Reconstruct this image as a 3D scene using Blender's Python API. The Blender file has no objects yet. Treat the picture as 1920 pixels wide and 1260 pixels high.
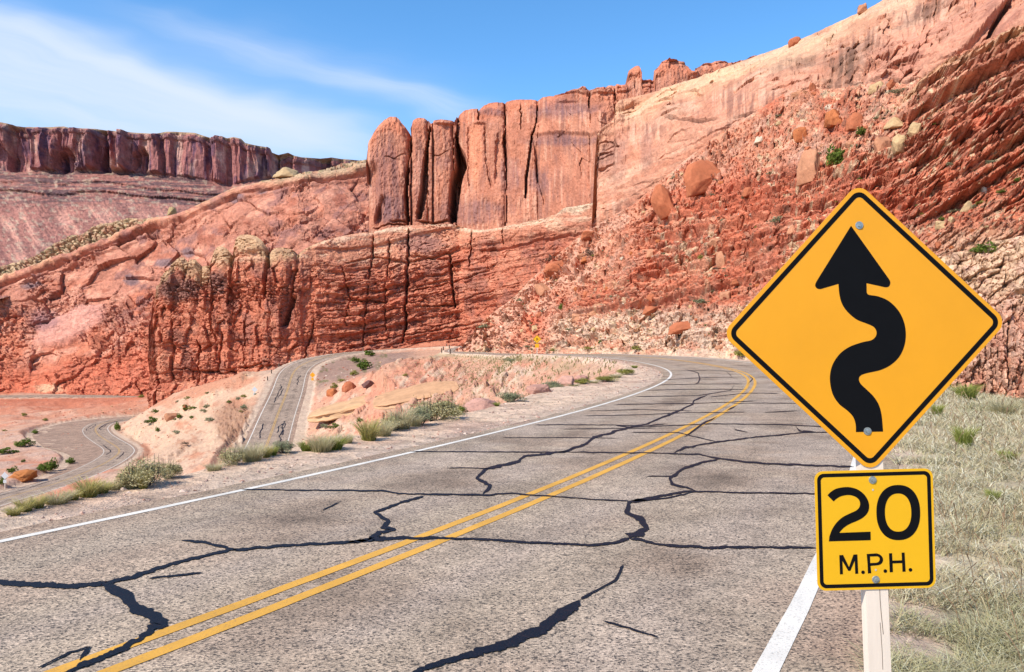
import bpy, math
import numpy as np

# ------------------------------------------------------------------ camera, sky, sun, exposure
sc = bpy.context.scene
F, U0, V0, CAMH = 1493.0, 960.0, 630.0, 1.9
cam_d = bpy.data.cameras.new("camera"); cam = bpy.data.objects.new("camera", cam_d)
sc.collection.objects.link(cam); sc.camera = cam
cam.location = (0, 0, CAMH); cam.rotation_euler = (math.radians(90), 0, 0)
cam_d.sensor_width = 36; cam_d.lens = F/1920*36; cam_d.clip_start = 0.05; cam_d.clip_end = 30000
SUN_EL, SUN_AZ = 44.0, 232.0       # azimuth clockwise from +Y: behind the camera, to the left
w = bpy.data.worlds.new("World"); sc.world = w; w.use_nodes = True
sun_d = bpy.data.lights.new("sun", 'SUN'); sun = bpy.data.objects.new("sun", sun_d); sc.collection.objects.link(sun)
sun_d.energy = 5.0; sun_d.angle = math.radians(0.53); sun_d.color = (1.0, 0.94, 0.83)
_e, _a = math.radians(SUN_EL), math.radians(SUN_AZ)
sun.rotation_euler = (math.pi/2-_e, 0, math.pi-_a)
sun.location = (0, 0, 60)
sc.view_settings.view_transform = 'Standard'; sc.view_settings.look = 'None'
sc.view_settings.exposure = 0.44; sc.view_settings.gamma = 1.0

def build_world():
    nt = w.node_tree; nt.nodes.clear(); N = nt.nodes.new; L = nt.links.new
    out = N('ShaderNodeOutputWorld'); bg = N('ShaderNodeBackground'); bg.inputs[1].default_value = 0.125
    L(bg.outputs[0], out.inputs[0])
    sky = N('ShaderNodeTexSky'); sky.sky_type = 'NISHITA'; sky.sun_disc = False
    sky.sun_elevation = _e; sky.sun_rotation = _a; sky.altitude = 1400; sky.air_density = 1.0; sky.dust_density = 0.3; sky.ozone_density = 2.0
    hs = N('ShaderNodeHueSaturation'); hs.inputs['Saturation'].default_value = 1.25; hs.inputs['Value'].default_value = 1.5
    hs.inputs['Hue'].default_value = 0.497
    L(sky.outputs[0], hs.inputs['Color'])
    tc = N('ShaderNodeTexCoord'); sp = N('ShaderNodeSeparateXYZ'); L(tc.outputs['Generated'], sp.inputs[0])
    def M(op, a, b=None, c=None, clamp=False):
        n = N('ShaderNodeMath'); n.operation = op; n.use_clamp = clamp
        for i, x in enumerate((a, b, c)):
            if x is None: continue
            if isinstance(x, (int, float)): n.inputs[i].default_value = x
            else: L(x, n.inputs[i])
        return n.outputs[0]
    y = M('MAXIMUM', sp.outputs[1], 0.05)
    qx = M('DIVIDE', sp.outputs[0], y); qz = M('DIVIDE', sp.outputs[2], y)
    def comb(x, yy, z=0.0):
        n = N('ShaderNodeCombineXYZ')
        for i, t in enumerate((x, yy, z)):
            if isinstance(t, (int, float)): n.inputs[i].default_value = t
            else: L(t, n.inputs[i])
        return n.outputs[0]
    def noise(v, scale, det=4, rough=0.55):
        n = N('ShaderNodeTexNoise'); n.inputs['Scale'].default_value = scale; n.inputs['Detail'].default_value = det
        n.inputs['Roughness'].default_value = rough; L(v, n.inputs['Vector']); return n.outputs[0]
    def frame(u, v, ang):          # along / across coordinates about a sky direction
        x0 = (u-U0)/F; z0 = (V0-v)/F; c, s = math.cos(ang), math.sin(ang)
        dx = M('SUBTRACT', qx, x0); dz = M('SUBTRACT', qz, z0)
        a = M('ADD', M('MULTIPLY', dx, c), M('MULTIPLY', dz, s))
        b = M('SUBTRACT', M('MULTIPLY', dz, c), M('MULTIPLY', dx, s))
        return a, b
    wx = M('MULTIPLY', M('SUBTRACT', noise(comb(M('MULTIPLY', qx, 2.0), M('MULTIPLY', qz, 5.0)), 1.5, 3), 0.5), 0.10)
    def streak(u, v, ang, la, lb, amp, pw=1.0):
        a, b = frame(u, v, math.radians(ang)); b = M('ADD', b, wx)
        ga = M('EXPONENT', M('MULTIPLY', M('POWER', M('ABSOLUTE', M('DIVIDE', a, la)), 3.0), -1.0))
        gb = M('EXPONENT', M('MULTIPLY', M('POWER', M('ABSOLUTE', M('DIVIDE', b, lb)), 2.0), -1.0))
        fib = noise(comb(M('MULTIPLY', a, 3.0), M('MULTIPLY', b, 46.0), u*0.01), 1.0, 6, 0.62)
        fib = M('MULTIPLY_ADD', fib, 1.7, -0.2, True)
        return M('MULTIPLY', M('MULTIPLY', M('MULTIPLY', ga, gb), fib), amp)
    parts = [streak(60, 95, -17, .34, .040, 1.0), streak(330, 150, -21, .24, .022, 1.1), streak(130, 185, -12, .36, .060, 1.0),
             streak(300, 210, -8, .27, .032, .95), streak(470, 235, -16, .12, .030, .6), streak(640, 145, -19, .25, .015, .70),
             streak(560, 105, -12, .20, .03, .22), streak(200, 110, -19, .30, .009, .9), streak(420, 190, -23, .20, .009, .9), streak(120, 225, -10, .3, .012, .8), streak(-250, 60, -14, .30, .07, 1.0), streak(760, 180, -14, .10, .014, .8),
             streak(-500, 200, -5, .5, .09, .8), streak(2300, 120, 12, .3, .05, .6)]
    t = parts[0]
    for p in parts[1:]: t = M('ADD', t, p)
    t = M('SUBTRACT', 1.0, M('EXPONENT', M('MULTIPLY', t, -.85)), None, True)
    fr = M('GREATER_THAN', sp.outputs[1], 0.06)
    t = M('MULTIPLY', t, fr)
    mx = N('ShaderNodeMix'); mx.data_type = 'RGBA'; L(t, mx.inputs[0]); L(hs.outputs[0], mx.inputs[6])
    mx.inputs[7].default_value = (4.6, 5.2, 6.4, 1)
    L(mx.outputs[2], bg.inputs[0])
build_world()

# ------------------------------------------------------------------ helpers
COL = sc.collection
RS = np.random.RandomState(7)

def lin(c):
    c = np.asarray(c, float)/255.0
    return np.where(c <= 0.04045, c/12.92, ((c+0.055)/1.055)**2.4)
K_LIT = 1.62
def C(r, g, b): return lin((r, g, b))/K_LIT        # albedo that shows roughly as this colour in full sun

def _h(ix, iy, iz, seed):
    h = (ix*374761393 + iy*668265263 + iz*1440670441 + seed*974634777) & 0xFFFFFFFF
    h = ((h ^ (h >> 13))*1274126177) & 0xFFFFFFFF
    h = ((h ^ (h >> 16))*2246822519) & 0xFFFFFFFF
    return ((h ^ (h >> 15)) & 0xFFFFFF)/float(0xFFFFFF)
def vnoise(x, y, z=None, seed=0):
    x = np.asarray(x, float); y = np.asarray(y, float)*np.ones_like(x)
    z = np.zeros_like(x) if z is None else np.asarray(z, float)*np.ones_like(x)
    ix, iy, iz = np.floor(x).astype(np.int64), np.floor(y).astype(np.int64), np.floor(z).astype(np.int64)
    fx, fy, fz = x-ix, y-iy, z-iz
    fx = fx*fx*fx*(fx*(fx*6-15)+10); fy = fy*fy*fy*(fy*(fy*6-15)+10); fz = fz*fz*(3-2*fz)
    def lz(k):
        a = _h(ix, iy, iz+k, seed)*(1-fx)+_h(ix+1, iy, iz+k, seed)*fx
        b = _h(ix, iy+1, iz+k, seed)*(1-fx)+_h(ix+1, iy+1, iz+k, seed)*fx
        return a*(1-fy)+b*fy
    if not fz.any(): return lz(0)*2-1
    return (lz(0)*(1-fz)+lz(1)*fz)*2-1
def fbm(x, y, z=None, oct=4, seed=0, gain=.5, lac=2.03):
    s = 0; a = 1; n = 0
    for i in range(oct):
        f = lac**i
        s = s+a*vnoise(x*f+i*17.3, y*f-i*9.1, None if z is None else z*f+i*5.7, seed+i*13); n += a; a *= gain
    return s/n
def worley(x, y, seed=0, jit=.9, facet=1.7):
    """2-D cells: distance to nearest, second minus first, cell random"""
    ix, iy = np.floor(x).astype(np.int64), np.floor(y).astype(np.int64)
    f1 = np.full(x.shape, 9.0); f2 = f1.copy(); cid = np.zeros(x.shape)
    for dx in (-1, 0, 1):
        for dy in (-1, 0, 1):
            cx, cy = ix+dx, iy+dy
            px = cx+.5+(_h(cx, cy, 0, seed)-.5)*jit; py = cy+.5+(_h(cx, cy, 1, seed)-.5)*jit
            d = np.hypot(x-px, y-py); r = _h(cx, cy, 2, seed)
            m = d < f1
            # every cell is a facet: a random reach plus a random tilt of its face
            q = r+((x-px)*(_h(cx, cy, 3, seed)-.5)+(y-py)*(_h(cx, cy, 4, seed)-.5))*facet
            f2 = np.where(m, f1, np.minimum(f2, d)); cid = np.where(m, q, cid); f1 = np.where(m, d, f1)
    return f1, f2-f1, cid
def ss(a, b, x):
    t = np.clip((x-a)/(b-a), 0, 1); return t*t*(3-2*t)
def beds(s, step, e=.22, seed=0):
    """blocky 1-D noise: beds of random reach with quick steps between"""
    c = np.floor(s/step).astype(np.int64); f = s/step-c
    a = _h(c, 0*c, 0*c, seed); b = _h(c+1, 0*c, 0*c, seed)
    return (a+(b-a)*ss(1-e, 1, f))*2-1
def crack(u, v, pts, wd, depth, fade=6, wob=1.5, sd=3):
    """a near vertical joint through points (u, v)"""
    p = np.array(pts, float); vv = p[:, 1]; uc = np.interp(v, vv, p[:, 0]) + wob*vnoise(v/7., v*0+sd, seed=sd)
    wv = np.interp(v, vv, wd) if np.ndim(wd) else wd
    g = ss(vv[0]-fade, vv[0]+fade, v)*(1-ss(vv[-1]-fade, vv[-1]+fade, v))
    return -depth*g*(1-ss(.35, 1., np.abs(u-uc)/np.maximum(wv, .1)))
def hcrack(u, v, pts, wd, depth, fade=8, wob=1.5, sd=5):
    p = np.array(pts, float); uu = p[:, 0]; vc = np.interp(u, uu, p[:, 1]) + wob*vnoise(u/9., u*0+sd, seed=sd)
    g = ss(uu[0]-fade, uu[0]+fade, u)*(1-ss(uu[-1]-fade, uu[-1]+fade, u))
    return -depth*g*(1-ss(.35, 1., np.abs(v-vc)/wd))
def blob(u, v, cu, cv, ru, rv, soft=.5, rag=.25, seed=1, ang=0):
    c, s = math.cos(math.radians(ang)), math.sin(math.radians(ang))
    du, dv = u-cu, v-cv; a = (du*c+dv*s)/ru; b = (-du*s+dv*c)/rv
    d = np.sqrt(a*a+b*b)+rag*fbm(u/max(ru, 8)*2.2, v/max(rv, 8)*2.2, oct=4, seed=seed)
    return 1-ss(1-soft, 1+soft, d)
def mixc(a, b, t):
    t = np.asarray(t)[..., None]; return a*(1-t)+np.asarray(b)*t

def tag(o, label=None, cat=None, group=None, kind=None):
    if label: o["label"] = label
    if cat: o["category"] = cat
    if group: o["group"] = group
    if kind: o["kind"] = kind
    return o
def mesh_np(name, V, Fq, mat, col=None, smooth=True, parent=None, Ft=None, link=True):
    """mesh object from arrays of vertices, quads (and triangles)"""
    me = bpy.data.meshes.new(name)
    V = np.asarray(V, np.float32).reshape(-1, 3)
    Fq = np.asarray(Fq if Fq is not None else [], np.int32).reshape(-1, 4)
    Ft = np.asarray(Ft if Ft is not None else [], np.int32).reshape(-1, 3)
    me.vertices.add(len(V)); me.vertices.foreach_set('co', V.ravel())
    nl = Fq.size+Ft.size; me.loops.add(nl); me.loops.foreach_set('vertex_index', np.concatenate([Fq.ravel(), Ft.ravel()]))
    npoly = len(Fq)+len(Ft); me.polygons.add(npoly)
    ls = np.concatenate([np.arange(len(Fq))*4, len(Fq)*4+np.arange(len(Ft))*3]).astype(np.int32)
    me.polygons.foreach_set('loop_start', ls)
    me.polygons.foreach_set('loop_total', np.concatenate([np.full(len(Fq), 4), np.full(len(Ft), 3)]).astype(np.int32))
    me.update(calc_edges=True); me.validate()
    me.polygons.foreach_set('use_smooth', np.full(len(me.polygons), smooth))
    if col is not None:
        a = me.color_attributes.new('Col', 'FLOAT_COLOR', 'POINT')
        c4 = np.ones((len(V), 4), np.float32); c4[:, :3] = np.clip(col, 0, 1); a.data.foreach_set('color', c4.ravel())
    if mat: me.materials.append(mat)
    o = bpy.data.objects.new(name, me)
    if link: COL.objects.link(o)
    if parent: o.parent = parent
    return o
def grid_faces(nr, nc):
    i = np.arange(nr-1)[:, None]*nc+np.arange(nc-1)[None, :]
    return np.stack([i, i+nc, i+nc+1, i+1], -1).reshape(-1, 4)
def empty(name, loc, rz=0.0):
    o = bpy.data.objects.new(name, None); COL.objects.link(o); o.location = loc; o.rotation_euler = (0, 0, rz)
    o.empty_display_size = .2; return o
def P3(u, v, Y): return np.array([(u-U0)/F*Y, Y, CAMH-(v-V0)/F*Y])

# ------------------------------------------------------------------ materials
def newmat(name):
    m = bpy.data.materials.new(name); m.use_nodes = True; nt = m.node_tree
    return m, nt, nt.nodes, nt.links, nt.nodes['Principled BSDF']
def nz(nt, vec, scale, det=4, rough=.6, out=0, dist=0):
    n = nt.nodes.new('ShaderNodeTexNoise'); n.inputs['Scale'].default_value = scale; n.inputs['Detail'].default_value = det
    n.inputs['Roughness'].default_value = rough; n.inputs['Distortion'].default_value = dist; nt.links.new(vec, n.inputs['Vector']); return n.outputs[out]
def vr(nt, vec, scale, feat='F1'):
    n = nt.nodes.new('ShaderNodeTexVoronoi'); n.feature = feat; n.inputs['Scale'].default_value = scale
    nt.links.new(vec, n.inputs['Vector']); return n
def ramp(nt, fac, stops):
    n = nt.nodes.new('ShaderNodeValToRGB'); e = n.color_ramp.elements
    while len(e) < len(stops): e.new(.5)
    for k, (p, c) in enumerate(stops):
        e[k].position = p; e[k].color = (c, c, c, 1) if np.ndim(c) == 0 else (*c, 1)
    nt.links.new(fac, n.inputs[0]); return n.outputs[0]
def mul(nt, a, b, fac=1.0, typ='MULTIPLY'):
    n = nt.nodes.new('ShaderNodeMix'); n.data_type = 'RGBA'; n.blend_type = typ
    for s, x in ((0, fac), (6, a), (7, b)):
        if isinstance(x, (int, float)): n.inputs[s].default_value = x
        elif isinstance(x, (tuple, list, np.ndarray)): n.inputs[s].default_value = (*x[:3], 1)
        else: nt.links.new(x, n.inputs[s])
    return n.outputs[2]
def bump(nt, h, strength, dist, prev=None):
    n = nt.nodes.new('ShaderNodeBump'); n.inputs['Strength'].default_value = strength; n.inputs['Distance'].default_value = dist
    nt.links.new(h, n.inputs['Height'])
    if prev is not None: nt.links.new(prev, n.inputs['Normal'])
    return n.outputs[0]
def scaled(nt, vec, s, rot=(0, 0, 0)):
    n = nt.nodes.new('ShaderNodeMapping'); n.inputs['Scale'].default_value = s; n.inputs['Rotation'].default_value = rot
    nt.links.new(vec, n.inputs['Vector']); return n.outputs[0]

def rock_mat(name, s, strat=(1, 1, 3), streak=0.0, crk=.5, bs=.8, mott=.28, sat=.92, val=1.25):
    """vertex-coloured rock: mottling, grain, bed lines, fine cracks; s = size in metres of the middle detail"""
    m, nt, N, L, b = newmat(name)
    at = N.new('ShaderNodeAttribute'); at.attribute_name = 'Col'
    gp = N.new('ShaderNodeNewGeometry').outputs['Position']
    v1 = scaled(nt, gp, tuple(k/s for k in strat))
    n1 = nz(nt, v1, 1.0, 8, .65, dist=.4); n2 = nz(nt, gp, 5.0/s, 5, .7); n3 = nz(nt, gp, .18/s, 4, .6)
    col = mul(nt, at.outputs[0], ramp(nt, n1, [(.30, 1-mott*1.5), (.5, 1.0), (.72, 1+mott)]))
    col = mul(nt, col, ramp(nt, n2, [(.3, .80), (.55, 1.02), (.75, 1.14)]))
    col = mul(nt, col, ramp(nt, n3, [(.3, (.88, .84, .86)), (.6, (1.06, 1.03, 1.0))]))
    if streak:
        v2 = scaled(nt, gp, (1.6/s, 1.6/s, .06/s)); n4 = nz(nt, v2, 1.0, 5, .6)
        col = mul(nt, col, ramp(nt, n4, [(.42, (1-streak, 1-streak*1.02, 1-streak*.92)), (.56, (1, 1, 1))]))
    fa = vr(nt, scaled(nt, gp, tuple(k*3.2/s for k in strat)), 1.0); fsc = N.new('ShaderNodeSeparateColor'); L.new(fa.outputs['Color'], fsc.inputs[0])
    col = mul(nt, col, ramp(nt, fsc.outputs[0], [(0., .93), (1., 1.06)]))
    vc = vr(nt, v1, 1.3, 'DISTANCE_TO_EDGE')
    cr = ramp(nt, vc.outputs[0], [(0.0, 0.0), (.05, 1.0)])
    gate = ramp(nt, nz(nt, gp, .6/s, 3), [(.44, 1.0), (.56, 0.0)])     # cracks come and go
    crg = mul(nt, cr, (1, 1, 1), gate, 'MIX')
    nn = bump(nt, crg, crk, s*.22)
    nn = bump(nt, n1, bs, s*.55, nn); nn = bump(nt, n2, bs*.7, s*.14, nn)
    hs = N.new('ShaderNodeHueSaturation'); hs.inputs['Saturation'].default_value = sat; hs.inputs['Hue'].default_value = .5105; hs.inputs['Value'].default_value = val; L.new(col, hs.inputs['Color'])
    L.new(hs.outputs[0], b.inputs['Base Color']); b.inputs['Roughness'].default_value = .93
    b.inputs['Specular IOR Level'].default_value = .15
    L.new(nn, b.inputs['Normal']); return m
def col_mat(name, rough=.8, noise=.2, scale=8., spec=.2, bmp=0.0, trans=0.0):
    m, nt, N, L, b = newmat(name)
    at = N.new('ShaderNodeAttribute'); at.attribute_name = 'Col'
    oc = N.new('ShaderNodeTexCoord').outputs['Object']; n1 = nz(nt, oc, scale, 5)
    col = mul(nt, at.outputs[0], ramp(nt, n1, [(.3, 1-noise), (.7, 1+noise)]))
    L.new(col, b.inputs['Base Color']); b.inputs['Roughness'].default_value = rough; b.inputs['Specular IOR Level'].default_value = spec
    if bmp: L.new(bump(nt, n1, bmp, .1/scale*4), b.inputs['Normal'])
    if trans:
        t = N.new('ShaderNodeBsdfTranslucent'); L.new(col, t.inputs[0]); mx = N.new('ShaderNodeMixShader'); mx.inputs[0].default_value = trans
        L.new(b.outputs[0], mx.inputs[1]); L.new(t.outputs[0], mx.inputs[2]); L.new(mx.outputs[0], N['Material Output'].inputs[0])
    return m
def flat_mat(name, c, rough=.5, spec=.4, metal=0., noise=.08, scale=12., bmp=0.):
    m, nt, N, L, b = newmat(name)
    gp = N.new('ShaderNodeTexCoord').outputs['Object']; n1 = nz(nt, gp, scale, 6, .65)
    L.new(mul(nt, tuple(c), ramp(nt, n1, [(.3, 1-noise), (.7, 1+noise)])), b.inputs['Base Color'])
    b.inputs['Roughness'].default_value = rough; b.inputs['Specular IOR Level'].default_value = spec; b.inputs['Metallic'].default_value = metal
    if bmp: L.new(bump(nt, n1, bmp, .004), b.inputs['Normal'])
    return m

# ------------------------------------------------------------------ the roads in plan
ROAD = [(-8.83,-6.55,0.19),(-4.77,0.35,0.07),(-0.90,7.35,-0.04),(2.61,14.54,-0.08),(5.84,21.86,-0.09),(8.77,29.30,-0.01),(10.98,36.98,0.08),(11.89,44.92,0.14),(11.64,52.92,0.22),(10.67,60.86,0.25),(9.33,68.74,0.19),(8.02,76.64,0.09),(7.00,84.57,0.00),(6.25,92.54,-0.16),(5.64,100.51,-0.40),(4.99,108.49,-0.68),(4.13,116.44,-0.94),(2.92,124.35,-1.12),(1.32,132.18,-1.22),(-0.67,139.93,-1.30),(-2.99,147.59,-1.39),(-5.43,155.21,-1.49),(-7.74,162.87,-1.58),(-9.63,170.64,-1.62),(-10.87,178.54,-1.56),(-11.41,186.52,-1.44),(-11.36,194.52,-1.30),(-10.96,202.51,-1.15),(-10.56,210.50,-1.04),(-10.61,218.50,-0.98),(-11.62,226.43,-0.98),(-14.14,234.00,-1.06),(-18.56,240.64,-1.25),(-24.89,245.49,-1.56),(-32.54,247.68,-1.94),(-40.46,246.80,-2.41),(-47.50,243.08,-3.02),(-52.89,237.19,-3.79),(-56.31,229.98,-4.72),(-57.88,222.15,-5.76),(-57.93,214.16,-6.89),(-56.87,206.23,-8.07),(-55.25,198.40,-9.27),(-53.53,190.59,-10.46),(-51.91,182.75,-11.64),(-50.37,174.90,-12.77),(-48.83,167.05,-13.86),(-47.22,159.21,-14.90),(-45.52,151.40,-15.90),(-43.84,143.57,-16.84),(-42.23,135.74,-17.73),(-40.67,127.89,-18.58),(-39.14,120.04,-19.40),(-37.63,112.18,-20.18),(-36.14,104.32,-20.94),(-34.66,96.46,-21.68),(-33.18,88.60,-22.41),(-31.70,80.74,-23.12),(-30.22,72.88,-23.83),(-28.74,65.01,-24.54),(-27.26,57.15,-25.25)]
def spline(P, step):
    P = np.array(P, float); n = len(P)
    d = np.r_[0, np.cumsum(np.linalg.norm(np.diff(P[:, :2], axis=0), axis=1))]
    s = np.arange(0, d[-1], step); k = np.clip(np.searchsorted(d, s, 'right')-1, 0, n-2); t = (s-d[k])/(d[k+1]-d[k])
    p0 = P[np.maximum(k-1, 0)]; p1 = P[k]; p2 = P[k+1]; p3 = P[np.minimum(k+2, n-1)]; t = t[:, None]
    return s, .5*((2*p1)+(-p0+p2)*t+(2*p0-5*p1+4*p2-p3)*t*t+(-p0+3*p1-3*p2+p3)*t**3)
def smoothp(P, k=5, it=1):
    ker = np.ones(k)/k
    for _ in range(it):
        Q = np.stack([np.convolve(np.pad(P[:, i], k//2, mode='reflect', reflect_type='odd'), ker, 'valid') for i in range(3)], 1); P = Q
    return P
R0 = np.array(ROAD); d0 = R0[0]-R0[1]
R0 = np.vstack([R0[0]+d0*8, R0[0]+d0*5, R0[0]+d0*3, R0[0]+d0*1.5, R0])
low_end = [(-26.5, 46, -25.6), (-31, 33, -26), (-42, 24, -26.4), (-58, 28, -26.7), (-70, 45, -27), (-80, 75, -27), (-88, 108, -27), (-90.5, 137, -27)]
R1pts = [(-90.5, 137, -27), (-89.5, 158, -27), (-92, 178, -27), (-96.5, 195, -27), (-102, 206, -27), (-112, 220, -27), (-123, 236, -27), (-132, 253, -27.0),
         (-136, 270, -27), (-128, 287, -27), (-112, 302, -27), (-102, 322, -27.3), (-106, 347, -27.5), (-130, 372, -28), (-165, 388, -28), (-205, 396, -28), (-260, 393, -28), (-330, 378, -28.3), (-420, 350, -28.5)]
RA = np.vstack([R0, low_end[1:], R1pts[1:]])
sA, CA = spline(RA, 2.0); CA = smoothp(CA, 5)
TA = np.gradient(CA[:, :2], axis=0); TA /= np.linalg.norm(TA, axis=1)[:, None]
NA = np.stack([TA[:, 1], -TA[:, 0]], 1)        # to the right of travel
i0 = int(np.argmin(np.hypot(CA[:, 0]-ROAD[0][0], CA[:, 1]-ROAD[0][1]))); S0 = sA[i0]
SR = sA-S0                                       # metres along, 0 at the first fitted point
HWL = 3.42
SHL_S = [-60, 8, 15, 25, 38, 50, 62, 75, 130, 200, 240, 300, 400, 470, 660, 690, 705, 735, 765, 790, 815, 835, 900, 1200]
SHL_L = [4.75, 4.75, 4.95, 5.75, 6.8, 5.9, 4.7, 4.6, 4.6, 4.6, 4.6, 5.6, 6.0, 5.5, 5.5, 8.5, 11, 17, 18, 15, 8, 5.5, 9, 9]    # half width of level ground, left
SHL_R = [9.0, 9.0, 9.0, 8.0, 6.0, 5.0, 5.0, 5.0, 5.0, 5.0, 6.5, 5.2, 6.5, 5.5, 6.5, 6.5, 7, 7, 7, 7, 7, 7, 9, 9]
def near_road(X, Y):
    """nearest point of the road: distance along, signed offset (right +), height"""
    sh = X.shape; X = X.ravel(); Y = Y.ravel(); bs = np.full(X.shape, 0.); bo = np.full(X.shape, 1e6); bz = np.zeros(X.shape); bd = np.full(X.shape, 1e9)
    for i in range(len(CA)-1):
        ax, ay, az = CA[i]; dx, dy, dz = CA[i+1]-CA[i]; L2 = dx*dx+dy*dy
        m = (np.abs(X-ax) < 45) & (np.abs(Y-ay) < 45); idx = np.nonzero(m)[0]
        if not len(idx): continue
        x = X[idx]; y = Y[idx]; t = np.clip(((x-ax)*dx+(y-ay)*dy)/L2, 0, 1)
        ex = x-(ax+dx*t); ey = y-(ay+dy*t); d = np.hypot(ex, ey)
        u = d < bd[idx]; j = idx[u]
        bd[j] = d[u]; bs[j] = SR[i]+2*t[u]; bz[j] = az+dz*t[u]; bo[j] = d[u]*np.sign(ex[u]*NA[i, 0]+ey[u]*NA[i, 1]+1e-12)
    return bs.reshape(sh), bo.reshape(sh), bz.reshape(sh), bd.reshape(sh)
mainz_m = (SR > -40) & (SR < 175)
SM = np.arange(-38, 175, .2); CM = np.stack([np.interp(SM, SR, CA[:, i]) for i in range(3)], 1)
def road_hit(us, vs):
    """where the sight line through (u, v) meets the upper road"""
    out = []
    for u, v in zip(us, vs):
        Ys = np.geomspace(2.2, 170, 900); X = (u-U0)/F*Ys; Z = CAMH-(v-V0)/F*Ys
        k = np.argmin((X[:, None]-CM[None, :, 0])**2+(Ys[:, None]-CM[None, :, 1])**2, axis=1)
        f = Z-CM[k, 2]; j = np.nonzero(f < 0)[0]; j = j[0] if len(j) else len(Ys)-1
        a = f[j-1]/(f[j-1]-f[j]) if j else 0; Y = Ys[j-1]+(Ys[j]-Ys[j-1])*a
        out.append(((u-U0)/F*Y, Y, CAMH-(v-V0)/F*Y))
    return np.array(out)

# ------------------------------------------------------------------ the ground, one sheet to the horizon
CP = [P3(*a) for a in [
    # basin inside the hairpin, seen over the shoulder
    (1150, 690, 70), (1100, 700, 72), (1000, 712, 85), (900, 720, 110), (820, 705, 128), (760, 700, 140), (700, 715, 135), (900, 690, 130), (820, 680, 150), (760, 672, 158), (700, 692, 150),
    (1000, 690, 105), (1060, 683, 92), (640, 745, 118), (700, 752, 112), (780, 745, 105), (860, 745, 95), (600, 785, 108), (660, 790, 98), (760, 775, 85), (580, 820, 105), (640, 820, 85), (560, 850, 110),
    (620, 700, 205), (660, 690, 210), (690, 680, 215), (600, 715, 190), (740, 668, 205), (690, 668, 225), (600, 740, 170),
    # slickrock hill west of the lower road
    (500, 712, 205), (470, 740, 200), (440, 800, 150), (420, 830, 138), (455, 700, 225), (400, 718, 240), (330, 728, 246), (262, 748, 245), (228, 776, 236), (300, 735, 246), (300, 768, 225), (350, 765, 215), (400, 765, 205),
    (250, 805, 212), (300, 810, 195), (350, 820, 178), (400, 800, 180), (290, 850, 165), (350, 850, 152), (240, 875, 155), (310, 880, 130), (380, 865, 128), (200, 905, 140), (470, 850, 118), (440, 870, 105),
    # valley floor, left
    (0, 870, 178), (60, 840, 205), (100, 840, 200), (40, 880, 165), (120, 870, 178), (0, 830, 215), (60, 800, 245), (120, 790, 262), (0, 780, 300), (150, 770, 300), (200, 760, 330), (0, 760, 340), (260, 745, 365),
    (-200, 850, 200), (-500, 800, 250), (-200, 770, 320), (-200, 1000, 120), (-600, 1000, 110), (100, 752, 360), (0, 740, 415), (200, 738, 425), (100, 733, 440), (290, 736, 420), (290, 742, 380),
]]
CP += [np.array(a, float) for a in [
    (-25, 20, -14), (-45, 0, -20), (-60, -60, -20), (-20, -30, -10), (-12, 45, -14), (-5, 60, -12), (-20, 70, -17), (2, 60, -4.5), (-28, 40, -21), (-10, 30, -9), (-50, 60, -25), (-60, 90, -26), (-60, 120, -25.5),
    (4, 3, -.15), (8, 3, .0), (14, 3, .2), (8, 8, -.1), (12, 16, -.1), (22, 16, .2), (20, 24, -.2), (16, 26, -.3), (24, 31, -.3), (30, 34, 1), (40, 20, 2), (10, -10, .3), (30, -20, 2), (22, 45, -.6), (26, 60, -1), (30, 75, -1), (22, 90, -1.5), (18, 110, -1.5), (16, 62, -.8), (19, 52, -.6), (14, 80, -1), (-12, 262, -1.5), (-42, 258, -2.5), (4, 258, -1), (-28, 262, -2), (6, 140, 0), (-2, 175, 0), (-19, 200, -2.6), (-23, 226, -2.2), (-17, 180, -2.4), (-5, 235, -.5), (-4, 215, -.8), (-8, 252, -.8), (-25, 256, -1.4),
    (0, -40, 1), (60, -60, 5), (120, 60, 45), (80, 100, 45), (60, 160, 45), (34, 220, 25), (0, 296, 20), (-40, 300, 30), (-100, 300, 0), (-150, 440, -27), (60, 350, 40), (-300, 250, -27), (-300, 500, -25), (-600, 900, -20), (0, 900, 20), (500, 500, 60), (-900, 0, -20), (0, -900, -5), (900, 0, 40),
    (-37, 268, -2), (-70, 268, -12), (-95, 262, -16), (-20, 262, -1.5), (-120, 300, -19), (-140, 310, -25)]]
CP = np.array(CP)
def rbf_fit(P):
    n = len(P); A = np.zeros((n+3, n+3)); D = np.hypot(P[:, None, 0]-P[None, :, 0], P[:, None, 1]-P[None, :, 1])
    A[:n, :n] = -D-0*np.eye(n); A[:n, n] = 1; A[:n, n+1:] = P[:, :2]/1000; A[n, :n] = 1; A[n+1:, :n] = P[:, :2].T/1000
    A[:n, :n] -= .0*np.eye(n)
    return np.linalg.solve(A, np.r_[P[:, 2], 0, 0, 0])
RW = rbf_fit(CP)
def rbf(X, Y):
    r = RW[-3]+RW[-2]*X/1000+RW[-1]*Y/1000
    for i in range(len(CP)): r = r-RW[i]*np.hypot(X-CP[i, 0], Y-CP[i, 1])
    return r
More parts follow.
